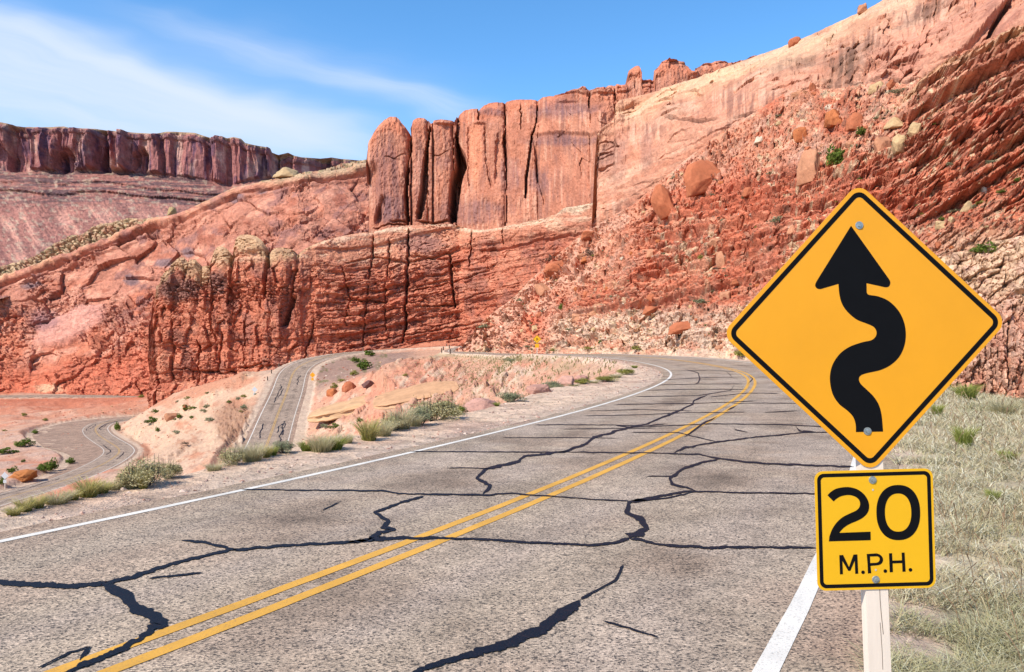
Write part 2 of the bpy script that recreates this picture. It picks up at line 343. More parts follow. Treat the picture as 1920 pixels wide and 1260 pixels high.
def ground_z(X, Y, detail=True):
    X = np.asarray(X, float); Y = np.asarray(Y, float)
    z = rbf(X, Y); s, o, rz, d = near_road(X, Y)
    rad = np.hypot(X, Y)
    z = np.where(rad > 700, np.maximum(np.minimum(z, 5), -30), z)
    if detail:
        amp = ss(8, 40, np.abs(o))*1.0
        z = z+amp*(1.5*fbm(X/18, Y/18, oct=3, seed=3)+.45*fbm(X/3.5, Y/3.5, oct=4, seed=4))
    shl = np.where(o < 0, np.interp(s, SHL_S, SHL_L), np.interp(s, SHL_S, SHL_R))
    shl = shl+.22*fbm(X/1.7, Y/1.7, oct=3, seed=6)
    e = np.maximum(0, d-shl); e = e*ss(-.2, .6, e)
    hit = d < 44
    up = np.where((o > 0) & (s < 60), .22, np.where((o < 0) & (s < 70), .0, .62)); dn = np.where((o > 0) & (s < 60), .15, .60)
    z2 = np.clip(z, rz-dn*e, rz+up*e+(.12*np.minimum(e, 1)))
    z = np.where(hit, z2, z)
    inr = np.where(o < 0, np.interp(s, [55, 62, 64, 90], [3.6, 3.7, 4.15, 4.15]), np.interp(s, [30, 300], [3.85, 4.15]))
    ins = (d < inr) | ((o < 0) & (s > 672) & (s < 830) & (d < np.interp(s, SHL_S, SHL_L)-.8)) | ((s > 905) & (d < 7.9))
    z = np.where(ins, rz-.06, z-.012*(1-ss(4.2, 7, d))+0)
    if detail:
        rough = ss(4.3, 5.5, d)
        z = z+rough*(.035*fbm(X/.5, Y/.5, oct=3, seed=8)*ss(400, 60, rad)+ss(6, 12, d)*.16*fbm(X/1.6, Y/1.6, oct=4, seed=9))
        # bedding on the slickrock hill and the basin side: thin ledges dipping to the left
        U = U0+F*X/np.maximum(Y, 1); V = V0-F*(z-CAMH)/np.maximum(Y, 1)
        hill = ss(200, 240, U)*(1-ss(440, 500, U))*ss(120, 150, Y)*(1-ss(255, 275, Y))*ss(5, 9, d)
        z = z+hill*(.65*beds((V+.55*U)+9*fbm(U/40, V/40, seed=11), 26, .25, 12)+.3*beds((V+.55*U)+5*fbm(U/22, V/22, seed=11), 8, .3, 14))
        bas = ss(590, 640, U)*(1-ss(1120, 1180, U))*ss(60, 75, Y)*(1-ss(160, 190, Y))*ss(5, 9, d)
        f1, f2, cid = worley((U+.9*V)/13., (V-.8*U)/30., 21)
        z = z+bas*(.55*(cid-.5)+.3*fbm((U+V)/9., (V-U)/26., oct=4, seed=22)-.15*(1-ss(0, .18, f2)))
        gl = blob(U, V, 440, 790, 34, 60, .5, .3, 5, -25)*ss(115, 130, Y)*(1-ss(190, 220, Y))
        f1, f2, cid = worley(U/7., V/6., 25); z = z+gl*((cid-.5)*.5-.3*(1-ss(0, .3, f2)))
    return z

def azgrid():
    fov = np.arctan((np.linspace(-60, 1980, 1020)-U0)/F)
    a = list(np.linspace(-math.pi, fov[0], 70)[:-1])+list(fov)+list(np.linspace(fov[-1], math.pi, 70)[1:])
    return np.array(a)
AZ = azgrid(); RAD = np.concatenate([[.3, .8], np.geomspace(1.3, 60, 560), np.geomspace(60.4, 460, 300), np.geomspace(500, 9000, 26)])
RR, AA = np.meshgrid(RAD, AZ, indexing='ij')
GX, GY = RR*np.sin(AA), RR*np.cos(AA)
GZ = ground_z(GX, GY)
GU = U0+F*GX/np.maximum(GY, .5); GV = V0-F*(GZ-CAMH)/np.maximum(GY, .5)
gs, go, gz_, gd = near_road(GX, GY)
n1 = fbm(GX/6, GY/6, oct=5, seed=31); n2 = fbm(GX/1.1, GY/1.1, oct=4, seed=32); n3 = fbm(GX/25, GY/25, oct=4, seed=33)
gc = np.ones(GX.shape+(3,))*C(224, 160, 132)
gc = mixc(gc, C(228, 118, 88), ss(-.1, .5, n3))
gc = mixc(gc, C(232, 190, 162), ss(.05, .6, n1)*.6)
valley = ss(-16, -24, GZ)*ss(230, 260, GY)
gc = mixc(gc, C(222, 128, 98), valley*.8*ss(230, 330, GY)); gc = mixc(gc, C(226, 165, 140), valley*ss(0, .4, n1)*.8)
gc = mixc(gc, C(220, 172, 152), ss(0, 60, GY)*(1-ss(230, 270, GY))*(GX < -50)*ss(-.3, .2, n1))
gc = mixc(gc, C(216, 104, 74), ss(300, 350, GY)*ss(30, 60, -GX)*.8)
hill = ss(190, 240, GU)*(1-ss(470, 520, GU))*ss(110, 140, GY)*(1-ss(258, 270, GY))
gc = mixc(gc, C(228, 180, 150), hill*.95); gc = mixc(gc, C(216, 138, 108), hill*ss(.0, .35, fbm((GU+GV*2)/46, (GV*2-GU)/90, oct=4, seed=35)))
gc = mixc(gc, C(205, 135, 105), hill*ss(.25, .5, fbm(GU/14, GV/9, oct=4, seed=36))*.7)
gc = mixc(gc, C(175, 118, 92), blob(GU, GV, 442, 792, 34, 62, .4, .35, 37, -25)*ss(110, 130, GY)*(1-ss(190, 220, GY))*.8)
west = ss(470, 500, GU)*(1-ss(540, 560, GU))*ss(120, 140, GY)*(1-ss(235, 255, GY))*(gd > 5)
gc = mixc(gc, C(214, 172, 148), west*.8)
bas = ss(570, 600, GU)*(1-ss(1180, 1200, GU))*ss(50, 70, GY)*(1-ss(170, 200, GY))
gc = mixc(gc, C(222, 156, 128), bas*.9); gc = mixc(gc, C(228, 142, 114), bas*ss(.0, .4, fbm(GU/60, GV/22, oct=4, seed=38)+.5*blob(GU, GV, 730, 700, 90, 26)))
gc = mixc(gc, C(232, 192, 164), bas*ss(.1, .4, fbm((GU+GV)/16, (GV-GU)/40, oct=4, seed=39))*.8)
gc = mixc(gc, C(198, 168, 130), bas*(ss(676, 664, GV)+blob(GU, GV, 1110, 690, 75, 12, .5, .4, 41)*.9+blob(GU, GV, 980, 672, 90, 7)*.6).clip(0, 1)*(.6+.4*ss(-.3, .2, n2)))
gc = mixc(gc, C(214, 112, 84), ss(600, 640, GU)*(1-ss(900, 940, GU))*ss(236, 246, GY)*.85)
hol = ss(585, 600, GU)*(1-ss(750, 800, GU))*ss(172, 190, GY)*(1-ss(236, 245, GY))
gc = mixc(gc, C(165, 130, 118), hol*.85); gc = mixc(gc, C(120, 112, 70), hol*ss(.15, .5, fbm(GU/12, GV/7, oct=3, seed=42))*.8)
# gravel shoulder
shl = np.where(go < 0, np.interp(gs, SHL_S, SHL_L), 5.0)+.5*n2
grav = (1-ss(0, .9, gd-shl))*(gd < 30)
gc = mixc(gc, C(252, 212, 184), grav*(.97)); gc = mixc(gc, C(228, 180, 156), grav*ss(.0, .45, fbm(GX/1.5, GY/1.5, oct=4, seed=44))*.7)
gc = mixc(gc, C(205, 186, 172), grav*(1-ss(4.0, 4.6, gd+.25*n2))*.35)
gc = mixc(gc, C(190, 165, 145), grav*(gs > 200)*.4)
# dirt under the grass verge
ver = (go > 0)*ss(4.2, 4.5, gd)*(gs < 60)*(gd < 40)*(GY < 60)
gc = mixc(gc, C(222, 202, 168), ver*.9); gc = mixc(gc, C(140, 138, 95), ver*ss(.0, .5, fbm(GX/1.4, GY/1.4, oct=4, seed=45))*.7)
m_ground = rock_mat('desert_ground', .55, (1, 1, 1), crk=.15, bs=.8, mott=.26, sat=.92, val=1.06)
Vg = np.stack([GX, GY, GZ], -1).reshape(-1, 3)
ground = mesh_np('ground', Vg, grid_faces(*GX.shape)[:, ::-1], m_ground, gc.reshape(-1, 3))
tag(ground, kind='structure')

def gz1(x, y): return float(ground_z(np.array([x]), np.array([y]))[0])
def ground_hit(u, v, y0=4., y1=430.):
    """where the sight line through (u, v) meets the ground sheet"""
    a = math.atan((u-U0)/F); j = int(np.argmin(np.abs(AZ-a))); col = GV[:, j]; yy = GY[:, j]
    m = np.nonzero((yy >= y0) & (yy <= y1))[0]; run = 1e9
    for i in m:
        if col[i] < v: 
            return np.array([(u-U0)/F*yy[i], yy[i], GZ[i, j]])
    i = m[-1]; return np.array([(u-U0)/F*yy[i], yy[i], GZ[i, j]])

# ------------------------------------------------------------------ asphalt and markings
def asphalt_mat():
    m, nt, N, L, b = newmat('asphalt')
    gp = N.new('ShaderNodeNewGeometry').outputs['Position']
    st = vr(nt, gp, 75.0); stc = N.new('ShaderNodeSeparateColor'); L.new(st.outputs['Color'], stc.inputs[0])
    sp = ramp(nt, stc.outputs[0], [(0.0, (.06, .050, .046)), (.15, (.12, .098, .086)), (.30, (.275, .215, .172)), (.62, (.36, .28, .222)), (.9, (.46, .36, .285)), (1.0, (.54, .41, .32))])
    big = nz(nt, gp, .55, 6, .62); mid = nz(nt, gp, 4.0, 5, .6); fin = nz(nt, gp, 38.0, 4, .7)
    col = mul(nt, sp, ramp(nt, big, [(.32, (.70, .66, .62)), (.48, (.97, .94, .90)), (.66, (1.16, 1.12, 1.06))]))
    col = mul(nt, col, ramp(nt, mid, [(.28, .80), (.6, 1.08)])); col = mul(nt, col, ramp(nt, fin, [(.32, .72), (.5, 1.02), (.7, 1.12)]))
    at = N.new('ShaderNodeAttribute'); at.attribute_name = 'Col'; col = mul(nt, col, at.outputs[0])
    L.new(col, b.inputs['Base Color']); b.inputs['Roughness'].default_value = .9; b.inputs['Specular IOR Level'].default_value = .25
    n = bump(nt, st.outputs['Distance'], .5, .006); n = bump(nt, fin, .5, .006, n); L.new(n, b.inputs['Normal']); return m
m_asph = asphalt_mat()
def strip(name, s0, s1, o0, o1, dz, mat, nlat=2, wig=0., parent=None, col=None, seed=0, step=.5, skirt=False):
    s = np.arange(s0, s1, step); x = np.interp(s, SR, CA[:, 0]); y = np.interp(s, SR, CA[:, 1]); z = np.interp(s, SR, CA[:, 2])
    nx = np.interp(s, SR, NA[:, 0]); ny = np.interp(s, SR, NA[:, 1]); t = np.linspace(0, 1, nlat)
    a = np.interp(s, *o0) if isinstance(o0, tuple) else np.full(s.shape, float(o0))
    b = np.interp(s, *o1) if isinstance(o1, tuple) else np.full(s.shape, float(o1))
    a = a+wig*fbm(s/.8, s*0+seed, oct=4, seed=seed); b = b+wig*fbm(s/.8, s*0+seed+7.7, oct=4, seed=seed+1)
    O = a[:, None]*(1-t)+b[:, None]*t; Z = z[:, None]+dz+0*O
    if skirt: O = np.hstack([O[:, :1]-.05, O, O[:, -1:]+.05]); Z = np.hstack([Z[:, :1]-.05, Z, Z[:, -1:]-.05])
    X = x[:, None]+nx[:, None]*O; Yy = y[:, None]+ny[:, None]*O
    V = np.stack([X, Yy, Z], -1); c = None
    if col is not None: c = col(np.broadcast_to(s[:, None], O.shape), O, X, Yy).reshape(-1, 3)
    return mesh_np(name, V.reshape(-1, 3), grid_faces(*O.shape), mat, c, parent=parent, smooth=not skirt)
def asph_col(s, o, X, Y):
    c = np.ones(s.shape+(3,))*np.array([1.06, 1.01, .955]); n = fbm(X/3, Y/5, oct=4, seed=51)
    for wp in (-2.5, -.95, .95, 2.5): c = c*(1+.09*np.exp(-((o-wp)/.35)**2))[..., None]
    c = c*(1-.16*np.exp(-(o/.45)**2)*ss(-.2, .3, n))[..., None]
    dk = ss(.05, .45, fbm(X/1.2, Y/1.8, oct=4, seed=52))*np.exp(-((np.abs(o)-1.75)/.45)**2)
    c = c*(1-.42*dk)[..., None]; stn = ss(.22, .5, fbm(X/.7+9, Y/1.4, oct=5, seed=53)); c = c*(1-.22*stn)[..., None]; c = c*(1+.10*fbm(X/6, Y/6, oct=3, seed=54))[..., None]
    edge = ss(3.5, 3.7, np.abs(o)); c = c*(1+edge[..., None]*(np.array([1.04, .93, .88])-1))
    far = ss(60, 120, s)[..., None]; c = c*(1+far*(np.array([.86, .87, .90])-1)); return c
EDL = ([-60, 10, 30, 45, 60, 80, 880, 910, 1200], [-3.85, -3.85, -3.75, -3.75, -4.2, -4.3, -4.3, -8, -8]); EDR = ([-60, 880, 910, 1200], [3.95, 4.3, 8, 8])
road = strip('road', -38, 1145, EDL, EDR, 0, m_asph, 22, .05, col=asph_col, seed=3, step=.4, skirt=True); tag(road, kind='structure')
def paint_mat(name, c, wear):
    m, nt, N, L, b = newmat(name)
    gp = N.new('ShaderNodeNewGeometry').outputs['Position']
    sp = nz(nt, gp, 60.0, 4, .75); pt = nz(nt, gp, 1.7, 4, .6)
    a = ramp(nt, sp, [(.36, 1-wear), (.46, 1.0)])
    col = mul(nt, (.10, .085, .075), tuple(c), a, 'MIX'); col = mul(nt, col, ramp(nt, pt, [(.3, .82), (.65, 1.05)]))
    L.new(col, b.inputs['Base Color']); b.inputs['Roughness'].default_value = .75
    L.new(bump(nt, sp, .4, .004), b.inputs['Normal']); return m
m_white = paint_mat('white_road_paint', (.68, .625, .55), .5); m_yel = paint_mat('yellow_road_paint', (.60, .30, .035), .42); m_yel2 = paint_mat('worn_yellow_road_paint', (.50, .29, .07), .6)
strip('edge_line', -38, 860, -HWL-.05, -HWL+.05, .004, m_white, 2, .006, road, seed=5, step=.12)
strip('edge_line', -38, 860, HWL-.07, HWL+.07, .004, m_white, 2, .006, road, seed=9, step=.12)
for o in (-.10, .16):
    strip('centre_line', 240, 860, o-.055, o+.055, .004, m_yel2, 2, .006, road, seed=13, step=.3)
    strip('centre_line', -38, 240, o-.055, o+.055, .004, m_yel, 2, .006, road, seed=13, step=.12)
# tar seals on the cracks: each a ribbon lying on the asphalt
def tar_mat():
    m, nt, N, L, b = newmat('tar_seal')
    gp = N.new('ShaderNodeNewGeometry').outputs['Position']; sp = nz(nt, gp, 75.0, 4, .8)
    L.new(ramp(nt, sp, [(.3, (.004, .007, .013)), (.60, (.007, .011, .019)), (.70, (.07, .065, .06))]), b.inputs['Base Color'])
    at = N.new('ShaderNodeAttribute'); at.attribute_name = 'Col'; fr = nz(nt, gp, 34.0, 6, .8)      # frayed edges: the film breaks up where it thins out
    mm = N.new('ShaderNodeMath'); mm.operation = 'MULTIPLY_ADD'; L.new(at.outputs['Fac'], mm.inputs[0]); mm.inputs[1].default_value = .9; L.new(fr, mm.inputs[2])
    L.new(ramp(nt, mm.outputs[0], [(.60, 0.), (.72, 1.)]), b.inputs['Alpha'])
    b.inputs['Roughness'].default_value = .5; b.inputs['Specular IOR Level'].default_value = .08; L.new(bump(nt, sp, .3, .004), b.inputs['Normal']); return m
m_tar = tar_mat()
def seal(pts, wd, seed=0, name='crack_seal', dz=.008):
    p = np.array(pts, float); W = np.interp(np.linspace(0, 1, len(p)), np.linspace(0, 1, len(wd)), wd) if np.ndim(wd) else np.full(len(p), wd)
    d = np.r_[0, np.cumsum(np.hypot(*np.diff(p, axis=0).T))]; n = max(8, int(d[-1]/2.6)); t = np.linspace(0, d[-1], n)
    u = np.interp(t, d, p[:, 0]); v = np.interp(t, d, p[:, 1]); wv = np.interp(t, d, W)
    jag = np.clip(wv, .6, 4); u = u+jag*.9*fbm(t/16, t*0+seed, oct=3, seed=seed); v = v+jag*.3*fbm(t/18, t*0+seed+3, oct=3, seed=seed+2)
    Q = road_hit(u, v); T = np.gradient(Q[:, :2], axis=0); T /= np.linalg.norm(T, axis=1)[:, None]+1e-9; Nn = np.stack([T[:, 1], -T[:, 0]], 1)
    # width: measured across the ribbon in the photograph, turned into metres on the road
    Q2 = Q.copy(); Q2[:, :2] += Nn*.05
    du = F*(Q2[:, 0]/Q2[:, 1]-Q[:, 0]/Q[:, 1]); dv = -F*((Q2[:, 2]-CAMH)/Q2[:, 1]-(Q[:, 2]-CAMH)/Q[:, 1]); tp = np.stack([np.gradient(u), np.gradient(v)], 1); tp /= np.linalg.norm(tp, axis=1)[:, None]+1e-9
    pxm = np.abs(du*tp[:, 1]-dv*tp[:, 0])/.05
    hw = np.clip(wv*.46/np.maximum(pxm, 3), .014, .2)
    ta = np.minimum(np.arange(n), n-1-np.arange(n)); tp2 = np.clip(ta/4., .15, 1)
    a = hw*tp2*(1+.6*fbm(t/13, t*0+seed, oct=3, seed=seed+4)); b = hw*tp2*(1+.6*fbm(t/13, t*0+seed+5, oct=3, seed=seed+6))
    A = Q.copy(); A[:, :2] -= Nn*a[:, None]; B = Q.copy(); B[:, :2] += Nn*b[:, None]; A[:, 2] += dz; B[:, 2] += dz
    ts = np.array([0, .22, .5, .78, 1.])[None, :, None]; V = (A[:, None]*(1-ts)+B[:, None]*ts).reshape(-1, 3); cc = np.tile(np.array([0, .8, 1, .8, 0.]), n)[:, None]*np.ones(3)
    mesh_np(name, V, grid_faces(n, 5), m_tar, cc, parent=road)
SEALS = [
 ([(-30, 1090), (60, 1097), (130, 1101), (195, 1096), (250, 1082), (330, 1056), (430, 1033), (520, 1025), (620, 1020), (690, 1014)], [9, 13, 9, 8, 6, 6, 6, 7]),
 ([(194, 1094), (214, 1106), (236, 1117), (250, 1140), (282, 1153), (308, 1172), (286, 1180), (262, 1200), (225, 1222), (150, 1250), (120, 1268)], [18, 22, 24, 30, 18, 10, 12, 6]),
 ([(338, 1014), (380, 1017), (420, 1027), (445, 1033)], [4, 6, 7]), ([(280, 1085), (330, 1081), (382, 1075)], [4, 3]),
 ([(690, 1014), (712, 1000), (738, 994), (715, 990), (728, 978), (704, 962), (745, 945), (798, 930)], [12, 8, 7, 9, 6, 5, 4]),
 ([(650, 1018), (700, 1012), (760, 1010), (830, 1010), (900, 1012), (1000, 1019), (1110, 1023), (1150, 1020), (1180, 1010)], [5, 9, 6, 4, 5, 5, 6, 8]),
 ([(450, 918), (560, 920), (715, 921), (750, 926), (805, 928), (905, 929), (960, 926), (1060, 933), (1120, 938), (1180, 940)], [2, 3, 3, 4, 3, 2, 3]),
 ([(905, 929), (918, 910), (893, 897), (912, 881), (935, 875), (975, 865), (985, 856), (1050, 848), (1075, 842)], [6, 7, 7, 5, 4, 5]),
 ([(838, 878), (880, 878), (930, 880)], [2, 2]),
 ([(1060, 847), (1100, 832), (1115, 820), (1160, 808), (1190, 800), (1216, 795), (1240, 783), (1280, 768), (1297, 758), (1300, 752), (1325, 741)], [6, 4, 6, 3, 3, 4, 3, 4, 3]),
 ([(1180, 1010), (1212, 990), (1202, 977), (1172, 960), (1180, 943), (1240, 930), (1300, 920)], [18, 14, 12, 8, 5, 4]),
 ([(1180, 1010), (1240, 1022), (1320, 1028), (1420, 1027), (1530, 1028)], [6, 6, 5, 5]),
 ([(1180, 941), (1250, 935), (1302, 922), (1400, 925), (1540, 926)], [4, 3, 3, 3]),
 ([(1305, 921), (1262, 908), (1256, 897), (1280, 880), (1310, 870), (1350, 861)], [4, 6, 5, 4, 4]),
 ([(770, 847), (900, 848), (1060, 848), (1220, 850), (1310, 852), (1350, 861), (1430, 870), (1600, 876)], [1.5, 2, 2.2, 2.2, 3, 4, 3.5]),
 ([(1265, 850), (1280, 840), (1345, 829), (1420, 820), (1500, 812), (1560, 810)], [5, 3, 2.2, 2]),
 ([(1000, 797), (1150, 797), (1220, 800), (1330, 795), (1450, 796), (1560, 801)], [1.5, 1.6, 1.8, 1.5]),
 ([(1155, 798), (1180, 802), (1250, 795)], [2, 1.8]), ([(1180, 811), (1270, 811), (1345, 829)], [1.5, 1.8]), ([(940, 821), (1050, 821), (1160, 822)], [1.2, 1.2]),
 ([(1283, 820), (1310, 800), (1328, 790), (1345, 781)], [2, 5, 2]), ([(1363, 770), (1380, 761)], [4, 3]), ([(1402, 722), (1411, 710), (1404, 704)], [2, 3]),
 ([(1093, 780), (1200, 778), (1290, 774), (1400, 773)], [1.2, 1.2]), ([(1150, 759), (1260, 757), (1300, 757), (1420, 752)], [1.2, 1.4]), ([(1190, 744), (1310, 742), (1370, 732), (1376, 722)], [1.2, 1.5, 1.2]),
 ([(1100, 771), (1200, 768), (1300, 771)], [1, 1]), ([(1210, 732), (1300, 730), (1400, 730)], [1, 1]), ([(1235, 722), (1320, 720), (1395, 720)], [.9, .9]),
 ([(1285, 692), (1310, 700), (1313, 710), (1310, 718), (1300, 721)], [1.2, 2.6, 1.5]), ([(1361, 697), (1370, 703), (1374, 709)], [1.2, 2]), ([(1430, 774), (1500, 770)], [1.2, 1.4]), ([(1462, 738), (1400, 737), (1330, 745)], [1.5, 1]),
 ([(1250, 696), (1330, 694), (1380, 697)], [.8, .8]), ([(1240, 712), (1330, 708), (1390, 709)], [.8, .8]), ([(1375, 800), (1378, 806), (1400, 811)], [2, 3]), ([(1370, 757), (1420, 756), (1500, 757)], [1, 1]), ([(1492, 800), (1500, 808), (1530, 810)], [5, 2]),
 ([(770, 1266), (830, 1243), (900, 1224), (960, 1206), (1020, 1180), (1055, 1150), (1085, 1127)], [8, 14, 16, 18, 22, 24, 20]),
 ([(1085, 1127), (1120, 1108), (1155, 1088), (1165, 1065), (1172, 1058)], [4, 1.6, 1.2]), ([(1130, 1165), (1180, 1180), (1235, 1197)], [2, 4, 2]),
 ([(70, 1256), (130, 1225), (165, 1215), (150, 1240)], [1.5, 3, 1.5]), ([(600, 960), (640, 940)], [1, 1]), ([(1210, 894), (1270, 893)], [2, 2]), ([(1050, 1041), (1070, 1043)], [2, 2]), ([(1050, 805), (1230, 803)], [1, 1]),
]
for k, (p, wd) in enumerate(SEALS): seal(p, wd, seed=60+k)
# seals on the lower leg of the road, set out along the road itself
rs = np.random.RandomState(5)
def seal_so(s, o, hw, seed):
    n = len(s); x = np.interp(s, SR, CA[:, 0])+np.interp(s, SR, NA[:, 0])*o; y = np.interp(s, SR, CA[:, 1])+np.interp(s, SR, NA[:, 1])*o; z = np.interp(s, SR, CA[:, 2])+.012
    Q = np.stack([x, y, z], 1); T = np.gradient(Q[:, :2], axis=0); T /= np.linalg.norm(T, axis=1)[:, None]+1e-9; Nn = np.stack([T[:, 1], -T[:, 0]], 1)
    h = hw*(1+.5*fbm(np.arange(n)/2., np.zeros(n)+seed, oct=2, seed=seed)); A = Q.copy(); A[:, :2] -= Nn*h[:, None]; B = Q.copy(); B[:, :2] += Nn*h[:, None]
    mesh_np('crack_seal', np.stack([A, B], 1).reshape(-1, 3), grid_faces(n, 2), m_tar, np.ones((2*n, 3)), parent=road)
for k in range(34):
    s0 = rs.uniform(262, 405); t = np.linspace(0, 1, 24)
    if k % 2: seal_so(s0+rs.uniform(6, 12)*t, rs.choice([-1.9, -1.2, 1.3, 1.9, -3.6, 3.7])+.5*fbm(t*3, t*0+k, oct=3, seed=k), .10, k)
    else: seal_so(s0+.8*fbm(t*3, t*0+k, oct=3, seed=k), -3.4+6.8*t, .045, k)
for k in range(10):
    s0 = rs.uniform(640, 800); t = np.linspace(0, 1, 24); seal_so(s0+rs.uniform(12, 30)*t, rs.choice([-2.2, -1.2, 1.3, 2.2])+.5*fbm(t*3, t*0+k, oct=3, seed=k), .13, k)
# the pull-out beside the valley bends and its inner edge line
po = strip('pullout', 672, 830, ([668, 690, 705, 735, 765, 790, 815, 830], [-4.2, -6.4, -9.5, -15.5, -16.5, -13, -6, -4.2]), ([0, 1200], [-4.15, -4.15]), -.004, m_asph, 12, .05, col=asph_col, seed=23, step=.6)
tag(po, kind='structure')

# ------------------------------------------------------------------ rock faces: lofted surfaces at their own distance, broken up in real relief
SHEETS = {}
def sheet(name, u0, u1, du, nr, top, bot, Yf, nrm, relief, colour, mat, back=(1.5, 5, 14, 40), backdrop=(.3, 2.2, 9, 34), left=0, right=0, gain=1.0, dm=.3, smooth=False, power=1.0):
    """columns u, rows from the crest down to the foot; Yf gives distance; relief in metres along nrm"""
    us = np.arange(u0, u1+du*.5, du); tv = np.interp(us, *zip(*top)); bv = np.interp(us, *zip(*bot))
    t = np.linspace(0, 1, nr)**power; U = np.broadcast_to(us, (nr, len(us))).copy(); V = tv+(bv-tv)*t[:, None]
    Y = Yf(U, V, t[:, None]+0*U); X = (U-U0)/F*Y; Z = CAMH-(V-V0)/F*Y
    n = nrm(U, V, Y) if callable(nrm) else np.ones(U.shape+(3,))*np.array(nrm, float)
    n = n/np.linalg.norm(n, axis=-1, keepdims=True)
    D = gain*relief(U, V, X, Y, Z, t[:, None]+0*U); D = D*(dm+(1-dm)*ss(0, .03, t)[:, None])
    P = np.stack([X, Y, Z], -1)+n*D[..., None]; c = colour(U, V, X, Y, Z, D)
    SHEETS[name] = (us, V, P)
    rows = [P]; cols = [c]
    for b, d in zip(back, backdrop):
        Q = P[:1].copy(); Q[..., 1] += b; Q[..., 0] += b*(U[:1]-U0)/F*.6; Q[..., 2] -= d+.25*b*np.abs(fbm(U[:1]/20, U[:1]*0+b, oct=3, seed=77)); rows.insert(0, Q); cols.insert(0, c[:1])
    P = np.vstack(rows); c = np.vstack(cols)
    def side(P, c, k, sgn, far):
        Ps, cs = [], []
        for q in (.12, .4, 1.0):
            Q = P[:, k:k+1].copy(); Q[..., 1] += far*q; Q[..., 0] += sgn*far*q*.35+far*q*Q[..., 0]/Q[..., 1]; Ps.append(Q); cs.append(c[:, k:k+1])
        return Ps, cs
    if left:
        Ps, cs = side(P, c, 0, 1, left); P = np.hstack(Ps[::-1]+[P]); c = np.hstack(cs[::-1]+[c])
    if right:
        Ps, cs = side(P, c, P.shape[1]-1, -1, right); P = np.hstack([P]+Ps); c = np.hstack([c]+cs)
    o = mesh_np(name, P.reshape(-1, 3), grid_faces(P.shape[0], P.shape[1]), mat, c.reshape(-1, 3), smooth=smooth); tag(o, kind='structure'); return o
def on_sheet(name, u, v):
    us, V, P = SHEETS[name]; j = int(np.clip(round((u-us[0])/(us[1]-us[0])), 0, len(us)-1)); i = int(np.argmin(np.abs(V[:, j]-v))); return P[i, j]

# ---- far canyon wall
MESA_T = [(-700, 150), (-300, 205), (0, 229), (22, 233), (30, 236), (47, 238), (80, 239), (120, 237), (130, 240), (182, 242), (215, 246), (255, 249), (292, 251), (310, 247), (329, 247), (365, 249), (380, 254), (394, 258), (415, 255), (425, 259), (438, 257),
          (452, 260), (460, 268), (480, 273), (495, 275), (507, 278), (510, 286), (522, 290), (540, 286), (552, 292), (566, 295), (600, 297), (621, 295), (640, 298), (668, 300), (760, 306), (1000, 330)]
MESA_F = [(-700, 260), (0, 320), (73, 319), (120, 324), (150, 320), (182, 320), (274, 326), (329, 330), (383, 337), (431, 348), (475, 337), (560, 330), (700, 332), (1000, 350)]
def mesa_Y(U, V, t):
    f = np.interp(U, *zip(*MESA_F)); base = 900+.0*U+120*ss(430, 700, U)-.00*U
    return np.where(V < f, base+(f-V)*.12, base-(V-f)*1.9)
def mesa_rel(U, V, X, Y, Z, t):
    f = np.interp(U, *zip(*MESA_F)); cl = 1-ss(-4, 3, V-f)
    uu = U+26*fbm(U/75, V/300, oct=3, seed=101)+4*fbm(U/20, V/40, oct=2, seed=100)
    big = 26*fbm(uu/48, V/400, oct=2, seed=102)+16*beds(uu, 31, .35, 103)+8*beds(uu+2*vnoise(V/20, V*0), 11, .4, 104)
    fl = 5*fbm(uu/5, V/50, oct=4, seed=105)
    tp = np.interp(U, *zip(*MESA_T)); cap = 5*beds(V-tp+2*vnoise(U/9, U*0, seed=9), 4.5, .3, 106)*(1-ss(14, 20, V-tp))
    alc = -28*blob(U, V, 128, 305, 20, 20, .3, .2, 107)-22*blob(U, V, 268, 305, 13, 24, .3, .3, 108)-20*blob(U, V, 200, 300, 11, 28, .3, .3, 109)-14*blob(U, V, 6, 300, 14, 26, .4, .3, 110)+16*blob(U, V, 97, 290, 12, 34, .4, .2, 111)+14*blob(U, V, 175, 290, 10, 34, .4, .2, 112)+10*blob(U, V, 236, 295, 8, 30, .4, .2, 112)
    wall = (big+fl+cap+alc)*cl*ss(0, 6, V-tp+3)
    tal = (1-cl)*(6*beds(V-f+8*fbm(U/90, V/30, oct=3, seed=113)+.00*U, 8, .3, 114)*(1-ss(45, 75, V-f))+4*fbm((U-.7*V)/16, V/50, oct=4, seed=115)*ss(25, 60, V-f)+2.5*fbm(U/5, V/4, oct=3, seed=116))
    return wall+tal
